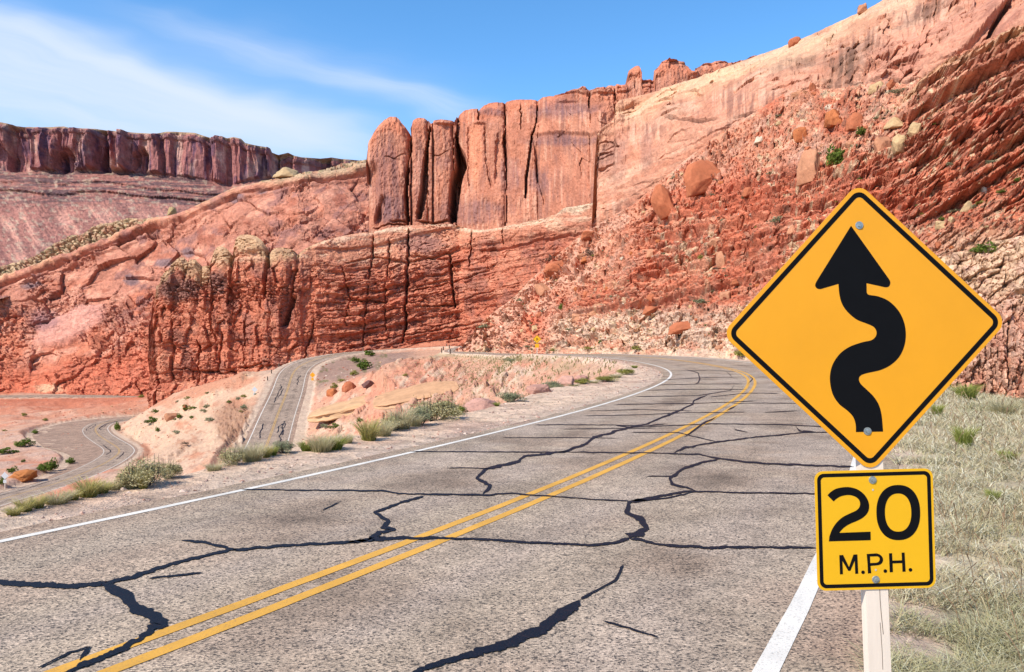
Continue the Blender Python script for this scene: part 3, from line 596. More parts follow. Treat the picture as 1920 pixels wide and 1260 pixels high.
def mesa_col(U, V, X, Y, Z, D):
    f = np.interp(U, *zip(*MESA_F)); tp = np.interp(U, *zip(*MESA_T)); q = V-f
    c = np.ones(U.shape+(3,))*C(168, 98, 98)
    c = mixc(c, C(214, 165, 150), ss(.1, .5, fbm(U/14, V/40, oct=4, seed=121))*.7)
    c = mixc(c, C(92, 70, 96), ss(.0, .3, fbm(U/7, V/34, oct=4, seed=122)+.25*fbm(U/40, V/40, seed=123))*.75)  # purple stripes: dark varnish, plus shade of the flutes put into the colour
    c = mixc(c, C(176, 142, 112), (1-ss(2, 7, V-tp+3*fbm(U/5, V/5, seed=124)))*.9)
    c = mixc(c, C(122, 84, 86), ss(9, 13, V-tp)*(1-ss(15, 19, V-tp))*.6)
    t = ss(-3, 2, q); c2 = np.ones_like(c)*C(166, 100, 92)
    c2 = mixc(c2, C(112, 78, 80), ss(-.08, .28, fbm(U/60, V/3.2, oct=4, seed=125))*(1-ss(50, 75, q)))
    c2 = mixc(c2, C(200, 132, 118), ss(0, .4, fbm((U-.7*V)/20, V/60, oct=4, seed=126))*ss(50, 90, q)); c2 = mixc(c2, C(188, 160, 138), ss(.1, .45, fbm(U/8, V/5, oct=4, seed=127))*.6)
    return c*(1-t[..., None])+c2*t[..., None]
m_mesa = rock_mat('far_canyon_rock', 9., (1, 1, 1.5), crk=.3, bs=.5)
sheet('mesa', -700, 1000, 2, 190, MESA_T, [(-700, 560), (0, 560), (330, 470), (500, 400), (700, 400), (1000, 420)], mesa_Y, (0.1, -1, .12), mesa_rel, mesa_col, m_mesa, gain=0.62, dm=.15, back=(10, 60, 400), backdrop=(2, 12, 120))

# ---- left ridge slope
RID_T = [(-700, 700), (-300, 585), (0, 500), (60, 482), (110, 452), (135, 440), (150, 441), (182, 420), (210, 417), (240, 408), (262, 410), (292, 407), (311, 405), (345, 397), (387, 377), (412, 364), (438, 352), (486, 341), (514, 334), (545, 327), (575, 322), (602, 319), (620, 313), (639, 306), (660, 304), (686, 299), (720, 296), (800, 290)]
CREST = [(-300, 600), (0, 519), (91, 490), (182, 457), (234, 436), (290, 412), (329, 403), (387, 377), (438, 352), (520, 338), (690, 310), (800, 300)]
def rid_Y(U, V, t):
    foot = np.interp(U, [-700, 0, 290, 420, 560, 690, 800], [450, 424, 392, 345, 320, 322, 330]); fv = 740.
    k = np.interp(V, [280, 400, 560, 740], [.95, .62, .32, 0])
    return foot+k*92+8*ss(8, -8, V-np.interp(U, *zip(*CREST)))
def rid_rel(U, V, X, Y, Z, t):
    uu = U+7*fbm(U/50, V/50, oct=3, seed=131); vv = V+7*fbm(U/50, V/50, oct=3, seed=132); a = math.radians(-27)
    p = uu*math.cos(a)+vv*math.sin(a); q = -uu*math.sin(a)+vv*math.cos(a)
    f1, f2, cid = worley(p/62., q/30., 133); g1, g2, gid = worley(p/22.+.2*vnoise(q/9, p/9), q/11., 134); h1, h2, hid = worley(uu/8., vv/5., 138)
    cr = np.interp(U, *zip(*CREST)); dq = V-cr
    small = ss(-.25, .35, fbm(U/80, V/60, oct=3, seed=135)-.3*ss(420, 330, V)+.35*ss(520, 640, V))
    d = 5.5*(cid-.5)-1.0*(1-ss(0, .08, f2))+small*(3.6*(gid-.5)-.9*(1-ss(0, .12, g2)))+ss(.3, .9, small)*(2.2*(hid-.5)-.6*(1-ss(0, .2, h2)))
    d = d+1.4*fbm(U/14, V/12, oct=5, seed=136)
    lip = (1.6+3.4*ss(-.2, .3, fbm(U/34, U*0, oct=3, seed=18)))*(1-ss(4, 12, dq+2*vnoise(U/12, U*0, seed=4)))*ss(-2, 1, dq)-3.5*ss(9, 12, dq)*(1-ss(12, 19, dq))+2.2*ss(17, 20, dq)*(1-ss(24, 28, dq))
    d = d*ss(2, 16, dq)+lip
    # rubble behind the crest
    rb = ss(1, -3, dq); r1, r2, rid = worley(U/10., V/6., 137); d = d*(1-rb)+rb*(4.5*(rid-.5)-3*(1-ss(0, .35, r2)))
    # smooth slab, left
    sl = np.clip(blob(U, V, 130, 612, 72, 26, .25, .12, 139, -25), 0, 1); d = d*(1-.88*sl)+3*sl
    for b in ((455, 400, 26, 22), (515, 400, 40, 26), (590, 380, 50, 30), (470, 458, 30, 16), (400, 440, 24, 20), (560, 440, 40, 16), (640, 400, 36, 34)):
        s_ = blob(U, V, *b, .3, .2, int(b[0]), -15); d = d*(1-.6*s_)+2.5*s_
    lay = blob(U, V, 255, 660, 45, 42, .25, .25, 140); d = d+lay*(1.8*beds(V+2*vnoise(U/20, U*0), 9, .3, 141)+2.4*beds(uu, 15, .3, 142))
    red = ss(655, 690, V+.12*(U-150)); d = d*(1-.45*red)+red*(.9*beds(V+.1*U+4*vnoise(U/40, V/40), 10, .3, 143))
    return d
def rid_col(U, V, X, Y, Z, D):
    cr = np.interp(U, *zip(*CREST)); dq = V-cr; a = math.radians(-27); p = U*math.cos(a)+V*math.sin(a); q = -U*math.sin(a)+V*math.cos(a)
    c = np.ones(U.shape+(3,))*C(202, 120, 100); c = mixc(c, C(212, 110, 84), ss(0, .5, fbm(U/70, V/40, oct=4, seed=151)+.9*ss(480, 680, V)-.35))
    c = mixc(c, C(232, 152, 128), ss(.0, .45, fbm(p/30, q/14, oct=5, seed=152))*.75)
    c = mixc(c, C(158, 100, 96), ss(.18, .42, fbm(p/34, q/18, oct=4, seed=153))*(1-ss(560, 640, V))*.8)
    c = mixc(c, C(170, 80, 62), ss(.15, .5, fbm(U/22, V/16, oct=4, seed=154))*.7)
    for b in ((444, 371, 15, 7), (490, 360, 12, 6), (350, 470, 12, 8), (245, 525, 15, 9), (307, 492, 18, 9), (60, 535, 20, 7)): c = mixc(c, C(142, 112, 116), blob(U, V, *b, .4, .3, int(b[0]))*.9)
    gp_ = ss(-.25, .15, fbm(U/18, V/8, oct=4, seed=158)); lip = (1-ss(4, 12, dq))*ss(-1, 1, dq)*gp_; c = mixc(c, C(216, 140, 106), lip*.8); c = mixc(c, C(226, 172, 132), (1-ss(1, 4, dq))*ss(-1, 1, dq)*gp_*.7)
    tan = ss(1, -2, dq)+ss(360, 330, V)*ss(500, 520, U)*.8*ss(12, 4, dq); c = mixc(c, C(206, 168, 132), tan.clip(0, 1)*.95); c = mixc(c, C(196, 122, 98), tan.clip(0, 1)*ss(.0, .3, fbm(U/10, V/7, oct=3, seed=159))*.7); c = mixc(c, C(140, 126, 92), tan.clip(0, 1)*ss(.2, .45, fbm(U/6, V/4, oct=3, seed=155))*.8)
    c = mixc(c, C(228, 150, 135), np.clip(blob(U, V, 130, 612, 72, 26, .25, .12, 139, -25), 0, 1)*.85); c = mixc(c, C(172, 118, 122), blob(U, V, 85, 600, 26, 20, .5, .3, 156)*.7)
    red = ss(660, 700, V+.12*(U-150)); c = mixc(c, C(212, 92, 66), red*.8); c = mixc(c, C(232, 175, 140), blob(U, V, 90, 728, 26, 8, .4, .4, 157)*.8)
    return c
m_rid = rock_mat('ridge_sandstone', 2.6, (1, 1, 1.2), crk=.6, bs=.8)
sheet('ridge', -700, 800, 1.8, 230, RID_T, [(-700, 790), (800, 770)], rid_Y, (.05, -1, .55), rid_rel, rid_col, m_rid, gain=0.6, back=(3, 12, 40), backdrop=(.5, 6, 30))

# ---- upper fins and the big wall
FIN_T = [(684, 300), (685, 268), (688, 260), (693, 256), (697, 249), (703, 241), (709, 233), (720, 222), (730, 216.5), (742, 217), (748, 222), (751, 227), (758, 234), (763, 240), (767, 246), (768.5, 240), (770, 231), (773, 224), (778, 220), (784, 218), (794, 219), (803, 224), (808, 231), (810, 227), (812, 223),
         (825, 221.5), (850, 223), (853, 222), (855, 215), (860, 208), (868, 201), (882, 198), (895, 197.5), (897, 203), (899, 200), (907, 192), (917, 187), (950, 183), (976, 180), (1000, 180), (1013, 178), (1038, 177), (1042, 174), (1060, 173), (1081, 166), (1086, 161), (1094, 157), (1100, 159), (1113, 160), (1138, 158), (1142, 154), (1160, 152), (1166, 155), (1175, 152),
         (1176, 144), (1178, 136), (1181, 127), (1186, 123), (1194, 119), (1201, 119), (1204, 144), (1207, 147), (1228, 145), (1229, 126), (1236, 120), (1243, 112), (1256, 107), (1272, 107), (1287, 110), (1291, 120), (1297, 133), (1303, 133), (1307, 122), (1324, 111), (1351, 109), (1372, 114), (1377, 112), (1391, 108), (1415, 105), (1450, 104)]
def fin_Y(U, V, t): return np.interp(U, [680, 860, 1000, 1120, 1260, 1450], [300, 296, 272, 236, 225, 232])+(430-V)*.035
FB = [(684, 766), (769, 803), (810, 851), (856, 947), (948, 1008), (1008, 1108), (1108, 1156)]
G3 = [(855, 248), (857, 272), (862, 290), (866, 306), (860, 325), (854, 345), (851, 380), (848, 414)]
def fin_rel(U, V, X, Y, Z, t):
    uw = U+2.5*fbm(U/40, V/40, oct=3, seed=161); d = np.zeros_like(U)
    for k, (a, b) in enumerate(FB):
        x = np.clip((uw-(a+b)/2)/((b-a)/2), -1, 1); amp = [8, 5, 5.5, 5, 3.5, 4, 3][k]; d = d+np.where((uw >= a) & (uw < b), amp*(np.sqrt(np.clip(1-x**4, 0, 1))-1), 0)
    tp = np.interp(U, *zip(*FIN_T)); d = d-2.4*(1-ss(0, 14, V-tp))**2
    d = d+ss(684, 715, U)*0-5*(1-ss(700, 712, U-6*ss(330, 420, V)*1.0))*ss(298, 320, V)*1.0
    d = d-5*blob(U, V, 711, 392, 8, 24, .4, .3, 162, 15)
    d = d+crack(U, V, [(767, 240), (770, 272), (765, 305), (762, 332), (760, 365), (763, 418)], [1.8, 2.2, 2.6, 3.6, 4, 3.2], 12, 3, .6)
    d = d+crack(U, V, [(806, 240), (799, 285), (797, 320), (794, 355), (789, 385), (785, 408)], [2.2, 4, 6.5, 7.5, 8, 6], 11, 5, .8)
    d = d+crack(U, V, G3, [2, 5, 11, 13, 13, 12, 11, 8], 20, 4, 1.0)
    d = d+crack(U, V, [(947, 186), (947, 240), (946, 262), (949, 293), (950, 340)], [1.2, 1.6, 6, 3, 1.8], 6, 3, .8)+crack(U, V, [(938, 250), (933, 280), (934, 340)], 7, 2.2, 12)
    d = d+crack(U, V, [(1009, 190), (1005, 230), (998, 252), (993, 290), (988, 330), (985, 372)], [1.2, 1.4, 2.2, 3, 3.2, 2.6], 6, 3, .8)+crack(U, V, [(1003, 270), (1010, 330), (1022, 380)], 4, 2.5, 10)
    d = d+crack(U, V, [(897, 196), (896, 212), (896, 222)], 1.8, 3)+crack(U, V, [(977, 194), (976, 240)], 1.4, 2.5)+crack(U, V, [(1106, 172), (1106, 196)], 1.6, 4)+crack(U, V, [(1154, 160), (1152, 172), (1160, 190)], 2, 4)+crack(U, V, [(878, 240), (880, 350)], 2.5, 1.2)+crack(U, V, [(909, 236), (912, 300), (922, 350)], 3, 1.4)
    d = d+2.2*ss(360, 366, V-.012*(U-856))*ss(852, 860, U)*(1-ss(1000, 1060, U))
    d = d-3.2*(1-ss(224, 231, V+2*vnoise(U/12, U*0, seed=3)))*ss(850, 858, U)*(1-ss(1010, 1020, U))+2.0*blob(U, V, 898, 227, 16, 5, .4, .3, 163)+2*blob(U, V, 835, 229, 24, 4, .4, .3, 164)
    d = d+2.2*(1-ss(248, 254, V))*ss(1000, 1010, U)*(1-ss(1125, 1140, U))*ss(205, 214, V+0*U)
    bd = (1-ss(150, 176, V-(0))) if False else (1-ss(0, 34, V-tp)); d = d+bd*ss(1036, 1060, U)*(2.6*beds(V+1.5*vnoise(U/14, U*0, seed=8), 6, .3, 165)+1.6*beds(U+2*vnoise(V/9, V*0), 17, .3, 166))
    d = d+hcrack(U, V, [(722, 292), (738, 297), (758, 286)], 1.3, 1.2)+hcrack(U, V, [(808, 288), (822, 291), (838, 284)], 1.3, 1.2)+hcrack(U, V, [(735, 415), (765, 414)], 3, 3)+hcrack(U, V, [(785, 415), (815, 418), (842, 414)], 3, 3)
    d = d+hcrack(U, V, [(700, 424), (730, 420), (760, 421)], 2, 3)
    f1, f2, cid = worley(uw/26., V/44., 167); d = d+ss(1010, 1040, U)*ss(390, 300, V)*(1.0*(cid-.5))
    d = d+.9*fbm(U/12, V/34, oct=5, seed=168)+.5*fbm(U/3, V/5, oct=3, seed=169)
    return d
def fin_col(U, V, X, Y, Z, D):
    c = np.ones(U.shape+(3,))*C(196, 112, 88); c = mixc(c, C(212, 130, 104), ss(0, .4, fbm(U/26, V/60, oct=4, seed=171))*.8)
    c = mixc(c, C(212, 112, 82), (1-ss(18, 34, V-np.interp(U, *zip(*FIN_T))+8*fbm(U/20, V/20, seed=172)))*.7)
    stv = fbm(U/3.2, V/55, oct=4, seed=173); zone = ss(-.1, .35, fbm(U/36, V/40, oct=3, seed=174)+.25)
    c = mixc(c, C(165, 104, 92), ss(0, .4, stv)*zone*.65); c = mixc(c, C(234, 172, 146), ss(.1, .5, -stv)*zone*.5)
    var = (blob(U, V, 725, 330, 32, 70, .5, .3, 175)*.45+blob(U, V, 730, 395, 30, 25, .4, .3, 176)*.5+blob(U, V, 1060, 205, 55, 18, .5, .4, 177)*.8+blob(U, V, 1060, 262, 70, 10, .5, .4, 178)*.7+blob(U, V, 880, 400, 60, 20, .5, .4, 179)*.5+blob(U, V, 955, 325, 20, 30, .4, .4, 180)*.5+blob(U, V, 920, 205, 28, 7, .5, .4, 181)*.6+blob(U, V, 785, 330, 10, 50, .5, .4, 182)*.4+blob(U, V, 830, 305, 16, 12, .5, .4, 183)*.4+blob(U, V, 1010, 340, 20, 22, .5, .4, 184)*.6)
    c = mixc(c, C(140, 96, 98), np.clip(var*1.25, 0, 1)*(.6+.4*ss(-.2, .3, stv)))
    c = mixc(c, C(232, 132, 96), blob(U, V, 890, 290, 14, 55, .3, .15, 185)*.6); c = mixc(c, C(120, 70, 60), blob(U, V, 1075, 168, 70, 10, .5, .5, 186)*.25)
    return c
m_fin = rock_mat('fin_sandstone', 2.2, (1, 1, .45), streak=.10, crk=.12, bs=.45, mott=.16)
sheet('sandstone_fins', 684, 1450, 1.6, 215, FIN_T, [(684, 462), (1000, 440), (1200, 420), (1450, 300)], fin_Y, (0, -1, .05), fin_rel, fin_col, m_fin, gain=0.8, dm=.8, back=(2, 6, 16, 40), backdrop=(.4, 1.5, 6, 30), left=34)

# ---- red layered wall with knobs along its rim
WAL_T = [(276, 640), (284, 575), (286, 556), (292, 535), (299, 520), (303, 514), (310, 508), (317, 506), (321, 496), (328, 487), (335, 482), (342, 481), (347, 488), (352, 491), (355, 486), (366, 486), (371, 494), (376, 501), (385, 499), (396, 498), (397, 480), (400, 469), (407, 463), (415, 461), (424, 465), (430, 472), (434, 482), (436, 470), (438, 452),
         (443, 443), (450, 439.5), (471, 440), (481, 443), (491, 451), (497, 462), (502, 474), (506, 471), (513, 466), (525, 464), (540, 465), (550, 469), (557, 476), (566, 468), (585, 459), (612, 450), (640, 443), (676, 435), (700, 432), (730, 425), (768, 421), (844, 419), (888, 428), (914, 428), (950, 421), (1005, 410), (1042, 399), (1060, 388), (1115, 379), (1170, 370), (1199, 358), (1260, 345)]
WY = ([260, 300, 400, 500, 620, 760, 860, 930, 1000, 1100, 1200, 1260], [292, 282, 276, 264, 262, 266, 264, 246, 216, 182, 158, 150])
def wal_Y(U, V, t): return np.interp(U, *WY)+np.interp(V, [360, 440, 520, 680], [16, 13, 5, 0])*(.35+.65*ss(540, 640, U))+ss(690, 640, V+.18*(U-290)*0)*0
def wal_rel(U, V, X, Y, Z, t):
    uw = U+4*fbm(U/36, V/36, oct=3, seed=191); vw = V+.17*(U-600)*ss(620, 800, U)+5*fbm(U/70, V/30, oct=3, seed=192)
    tp = np.interp(U, *zip(*WAL_T)); lft = 1-ss(545, 640, U); d = np.zeros_like(U)
    # knobs on the rim
    for k, (a, b, lo) in enumerate([(284, 345, 545), (346, 376, 540), (377, 396, 520), (396, 434, 530), (437, 501, 500), (503, 556, 505), (557, 700, 500)]):
        x = np.clip((U-(a+b)/2)/((b-a)/2), -1, 1); m = (U >= a) & (U < b); g = 1-ss(lo-25, lo+5, V)
        d = d+np.where(m, g*(4.5*np.sqrt(np.clip(1-np.abs(x)**3, 0, 1))-2.5), 0)
    d = d-2.2*(1-ss(0, 12, V-tp))**2
    d = d+1.8*blob(U, V, 465, 466, 32, 7, .4, .2, 193)-1.2*blob(U, V, 465, 480, 32, 4, .4, .2, 193)
    # strata
    lay = ss(475, 510, V-.0*U+.16*(U-600)*ss(700, 900, U))
    right = 1-lft
    cap = (1-lay)*right
    b1 = 1.7*beds(vw, 15, .22, 194)+1.1*beds(vw+2*vnoise(U/15, V/15), 6.5, .3, 195)
    brk = 1.3*fbm(uw/34, vw/8, oct=3, seed=196)
    w_ = worley(uw/40., vw/13., 197); x_ = worley(uw/15., vw/6., 198); d = d+right*lay*(b1+brk*.8+2.0*(w_[2]-.5)+1.1*(x_[2]-.5)-.5*(1-ss(0, .08, w_[1])))
    d = d+cap*(1.8*beds(vw-3, 26, .2, 198)+.8*fbm(U/30, V/12, oct=4, seed=199))
    # fractured left half: upright columns cut by a few beds
    colr = 2.6*beds(uw+6*fbm(V/40, U/200, seed=1), 27, .14, 200)+1.3*beds(uw+7*fbm(V/22, U/90, seed=2), 10.5, .2, 201)*ss(-.3, .2, fbm(U/40, V/30, seed=9))
    f1, f2, cid = worley(uw/17., V/36., 202); lowb = 1.2*beds(V+.05*U+3*vnoise(U/25, U*0), 17, .2, 203)*ss(590, 640, V)
    d = d+lft*lay*(colr+3.0*(cid-.5)-.5*(1-ss(0, .09, f2))+lowb)
    f1, f2, cid = worley(uw/9., V/6., 204); mid = blob(U, V, 430, 545, 120, 22, .4, .3, 205); d = d+lft*mid*(2.0*(cid-.5)-1.4*(1-ss(0, .25, f2)))
    # the great joints
    J = [([(501, 452), (502, 474), (499, 510), (495, 556)], [2, 4, 6, 4], 7), ([(434, 470), (434, 500), (431, 545), (428, 575)], [2, 3, 3, 2], 5), ([(555, 500), (549, 530), (546, 560)], 3, 4), ([(371, 640), (374, 680), (371, 717)], [2, 3, 2], 4), ([(417, 625), (414, 660), (411, 700)], 2.4, 4), ([(323, 600), (324, 640), (322, 712)], [3, 3, 2], 4),
         ([(765, 430), (764, 475), (762, 530), (760, 600), (755, 640)], [1.5, 3.4, 3.6, 3, 2], 6), ([(844, 478), (846, 510), (850, 545), (853, 575)], [3, 4, 3, 2], 5.5), ([(700, 440), (697, 480), (690, 520)], [1.5, 2.5, 2.4], 4), ([(729, 450), (728, 490), (726, 520)], 2, 3.5), ([(943, 425), (943, 455)], 1.8, 3), ([(884, 430), (883, 470), (878, 500)], 1.8, 3), ([(640, 500), (655, 560), (648, 610)], 2, 2.5), ([(690, 530), (684, 600), (680, 650)], 1.8, 2.5), ([(722, 530), (722, 620)], 1.8, 2.5), ([(590, 600), (575, 650), (570, 690)], 2.4, 3), ([(460, 600), (455, 650), (460, 700)], 2.2, 3), ([(398, 560), (397, 600), (406, 640)], 2.2, 3)]
    for k, (p, wd, dp) in enumerate(J): d = d+crack(U, V, p, wd, dp, 6, 1.6, 210+k)
    d = d-6*ss(.5, .9, 1-np.abs((U-(541-(V-590)*.30))/11.)**1.5)*ss(552, 562, V)*(1-ss(606, 618, V))
    d = d+2.5*blob(U, V, 309, 640, 16, 26, .3, .2, 230)-3*blob(U, V, 318, 650, 9, 10, .3, .2, 231)
    for p in ([(700, 640), (780, 625), (860, 612), (930, 600)], [(560, 690), (640, 668), (730, 652)], [(860, 565), (930, 545)], [(640, 560), (730, 566)], [(330, 690), (420, 700), (500, 680)], [(770, 545), (850, 530), (920, 505)], [(780, 575), (860, 572)], [(768, 478), (840, 486)]): d = d+hcrack(U, V, p, 2.6, 2.6, 12, 2)
    d = d+hcrack(U, V, [(900, 470), (960, 462), (1010, 447), (1080, 436), (1120, 432)], 4, 5)-2.0*ss(440, 458, V+.16*(U-950))*ss(900, 930, U)*(1-ss(470, 482, V+.2*(U-950)))
    d = d+hcrack(U, V, [(650, 494), (700, 480), (760, 492), (850, 472)], 3.2, 2.6)
    d = d+.8*fbm(U/11, V/11, oct=5, seed=206)+.4*fbm(U/3., V/3., oct=3, seed=207)+1.1*(worley(U/7., V/4.2, 208)[2]-.5)*ss(-.3, .2, fbm(U/30, V/20, oct=2, seed=209))
    # foot apron
    d = d+5*ss(0, 1, (V-np.interp(U, [290, 366, 463, 531, 640, 860], [712, 708, 694, 668, 648, 634]))/26)**1.2*ss(280, 300, U)
    return d
def wal_col(U, V, X, Y, Z, D):
    vw = V+.17*(U-600)*ss(620, 800, U)+5*fbm(U/70, V/30, oct=3, seed=192); lft = 1-ss(545, 640, U); tp = np.interp(U, *zip(*WAL_T))
    c = np.ones(U.shape+(3,))*C(208, 106, 80); c = mixc(c, C(222, 134, 106), ss(.05, .4, fbm(U/30, vw/9, oct=5, seed=221))*.75); c = mixc(c, C(184, 74, 54), ss(.05, .45, fbm(U/50, vw/7, oct=4, seed=222))*.65)
    c = mixc(c, C(168, 96, 84), ss(.12, .4, fbm(U/22, V/30, oct=4, seed=223))*.7); c = mixc(c, C(142, 78, 70), ss(.12, .4, fbm(U/5, V/46, oct=4, seed=234))*ss(-.1, .3, fbm(U/60, V/60, oct=2, seed=235))*.55)
    up = 1-ss(478, 520, V+.16*(U-600)*ss(700, 900, U)+14*fbm(U/30, V/20, oct=3, seed=224)); c = mixc(c, C(214, 132, 104), up*.9); c = mixc(c, C(230, 176, 146), up*ss(.1, .4, fbm(U/40, V/10, oct=4, seed=225))*.8)
    c = mixc(c, C(168, 108, 100), blob(U, V, 790, 455, 40, 18, .4, .35, 226)*.8)
    rim = (1-ss(5, 12, V-tp+4*fbm(U/20, V/20, seed=227)))*ss(600, 660, U); c = mixc(c, C(234, 196, 166), rim*.6*ss(-.3, .2, fbm(U/30, V/6, oct=3, seed=237)))
    tan = ss(288, 294, U)*ss(0, .6, 1.0-(V-tp)/np.interp(U, [284, 330, 345, 370, 400, 415, 436, 470, 503, 530, 560, 600], [45, 26, 40, 46, 34, 58, 40, 52, 30, 38, 10, 6])+.35*fbm(U/12, V/12, oct=4, seed=228))*lft
    c = mixc(c, C(206, 160, 122), tan.clip(0, 1)*.9); c = mixc(c, C(185, 130, 100), tan.clip(0, 1)*ss(.1, .4, fbm(U/8, V/8, oct=4, seed=229))*.7)
    c = mixc(c, C(150, 100, 92), (blob(U, V, 335, 545, 38, 22, .35, .3, 230)+blob(U, V, 410, 530, 18, 22, .35, .3, 231)).clip(0, 1)*.85)
    c = mixc(c, C(165, 90, 78), blob(U, V, 541, 585, 13, 28, .3, .1, 232)*.7)
    rt = ss(1000, 1100, U); c = mixc(c, C(238, 208, 176), rt*ss(14, 2, V-tp-10*fbm(U/40, V/20, seed=233))*.9)
    return c
m_wal = rock_mat('red_wall_rock', 1.7, (1, 1, 1.9), crk=.6, bs=.75)
sheet('red_cliff', 276, 1260, 1.55, 225, WAL_T, [(276, 770), (366, 745), (463, 725), (540, 700), (640, 672), (860, 662), (900, 664), (1260, 640)], wal_Y, (.0, -1, .12), wal_rel, wal_col, m_wal, gain=0.62, dm=.8, back=(4, 14, 34, 60), backdrop=(.3, .6, 1.0, 1.0), left=30)

# ---- talus slope, right, rising from the outside of the bend
TAL_T = [(846, 662), (865, 650), (880, 632), (895, 611), (925, 585), (957, 563), (1000, 520), (1023, 501), (1078, 450), (1133, 414), (1188, 384), (1242, 337), (1297, 290), (1340, 257), (1390, 225), (1443, 193), (1477, 171), (1554, 167), (1610, 160), (1653, 152), (1700, 158), (1740, 140), (1770, 118), (1807, 98), (1860, 72), (1920, 45), (2300, -150)]
TY0 = ([840, 870, 920, 950, 1000, 1091, 1182, 1330, 1458, 1600, 1800, 1920, 2300], [180, 178, 170, 157, 139, 111, 87, 65, 53, 45, 40, 38, 33])
def tal_Y(U, V, t):
    Y0 = np.interp(U, *TY0); m = np.interp(U, [860, 1100, 1300, 1477, 1650, 1920, 2300], [.50, .54, .64, .75, .92, 1.3, 1.5]); k = (V0-V)/F
    return (CAMH+1.2+m*Y0)/np.maximum(m-k, .12)
def tal_dip(U, V): return V+np.interp(U, [850, 1200, 1500, 1700, 1920, 2300], [0, 60, 125, 200, 330, 600])-ss(420, 160, V)*0+6*fbm(U/110, V/50, oct=3, seed=241)
def tal_zones(U, V):
    s = tal_dip(U, V)
    # strata outcrops: the steep layered shoulder top right, a belt across the middle, small ledges lower left
    tr = ss(0, 30, (U-1690)+.9*(V-188)*0-1.3*np.maximum(0, 190-V)*0)*ss(-20, 10, V-np.interp(U, [1690, 1760, 1920], [190, 125, 45]))*(1-ss(0, 60, V-np.interp(U, [1500, 1700, 1920], [250, 270, 250])))
    tr = np.maximum(tr, ss(1560, 1640, U)*ss(200, 225, V)*(1-ss(250, 300, V+.1*(U-1650)))*ss(1620, 1760, U))
    belt = ss(-46, -30, V-np.interp(U, [1150, 1300, 1500, 1700, 1920], [470, 410, 345, 310, 270]))*(1-ss(40, 90, V-np.interp(U, [1150, 1300, 1500, 1700, 1920], [500, 440, 380, 350, 330])))*ss(1130, 1260, U)
    low = .7*ss(1000, 1120, U)*ss(-25, 0, V-np.interp(U, [1000, 1200, 1400, 1920], [590, 520, 470, 430]))*(1-ss(-15, 15, V-np.interp(U, [950, 1100, 1300, 1420, 1920], [612, 600, 570, 560, 520])))
    return s, tr, belt, low
def tal_rel(U, V, X, Y, Z, t):
    s, tr, belt, low = tal_zones(U, V); sc_ = Y/110.
    sw = s+3*vnoise(U/22, V/22, seed=242); uw = U+5*fbm(U/30, V/30, seed=243)
    f1, f2, cid = worley(uw/44., sw/11., 244); g1, g2, gid = worley(uw/19., sw/6., 245)
    L_ = 2.3*beds(sw, 21, .16, 246)+1.1*beds(sw+2*vnoise(U/9, V/9), 7, .25, 247)+1.3*(cid-.5)-1.1*(1-ss(0, .15, f2))+.5*(gid-.5)-.4*(1-ss(0, .2, g2))
    d = tr*1.35*L_+belt*1.15*L_+low*1.0*L_
    rub = np.clip(1-tr-belt*.8-low*.7, 0, 1)
    h1, h2, hid = worley(U/11.+.3*vnoise(U/7, V/7), V/7., 248); k1, k2, kid = worley(U/5., V/3.6, 249); gate = ss(.0, .25, fbm(U/28, V/20, oct=3, seed=250))
    big = ss(.72, .8, hid)*gate*(1-ss(.25, .55, h1))
    q1, q2, qid = worley(U/24., V/15., 255); d = d+rub*(1.1*(qid-.5)*ss(-.1, .2, fbm(U/50, V/40, oct=3, seed=256))+1.9*big+.7*ss(.55, .7, kid)*(1-ss(.3, .6, k1))+.9*fbm((U+V)/34, (V-U)/60, oct=4, seed=251)+.35*fbm(U/5, V/4, oct=3, seed=252))
    for p in ([(1520, 395), (1600, 372), (1660, 362), (1740, 342)], [(1800, 250), (1860, 232), (1920, 212)], [(1660, 395), (1760, 372), (1850, 350)], [(1440, 470), (1500, 452), (1550, 430)], [(1560, 330), (1700, 300), (1800, 288), (1920, 262)]): d = d+hcrack(U, V, p, 3.4, 2.6, 12, 2.5)
    wht = ss(572, 600, V+.02*(U-1100))*ss(1010, 1060, U); d = d+wht*(1.5*beds(V+.25*U+5*vnoise(U/30, V/20), 15, .25, 253)+.8*(worley(U/26., (V+.25*U)/10., 254)[2]-.5)*1.8)*(1-ss(640, 662, V))
    d = d*sc_*(1-.7*ss(650, 668, V))
    return d
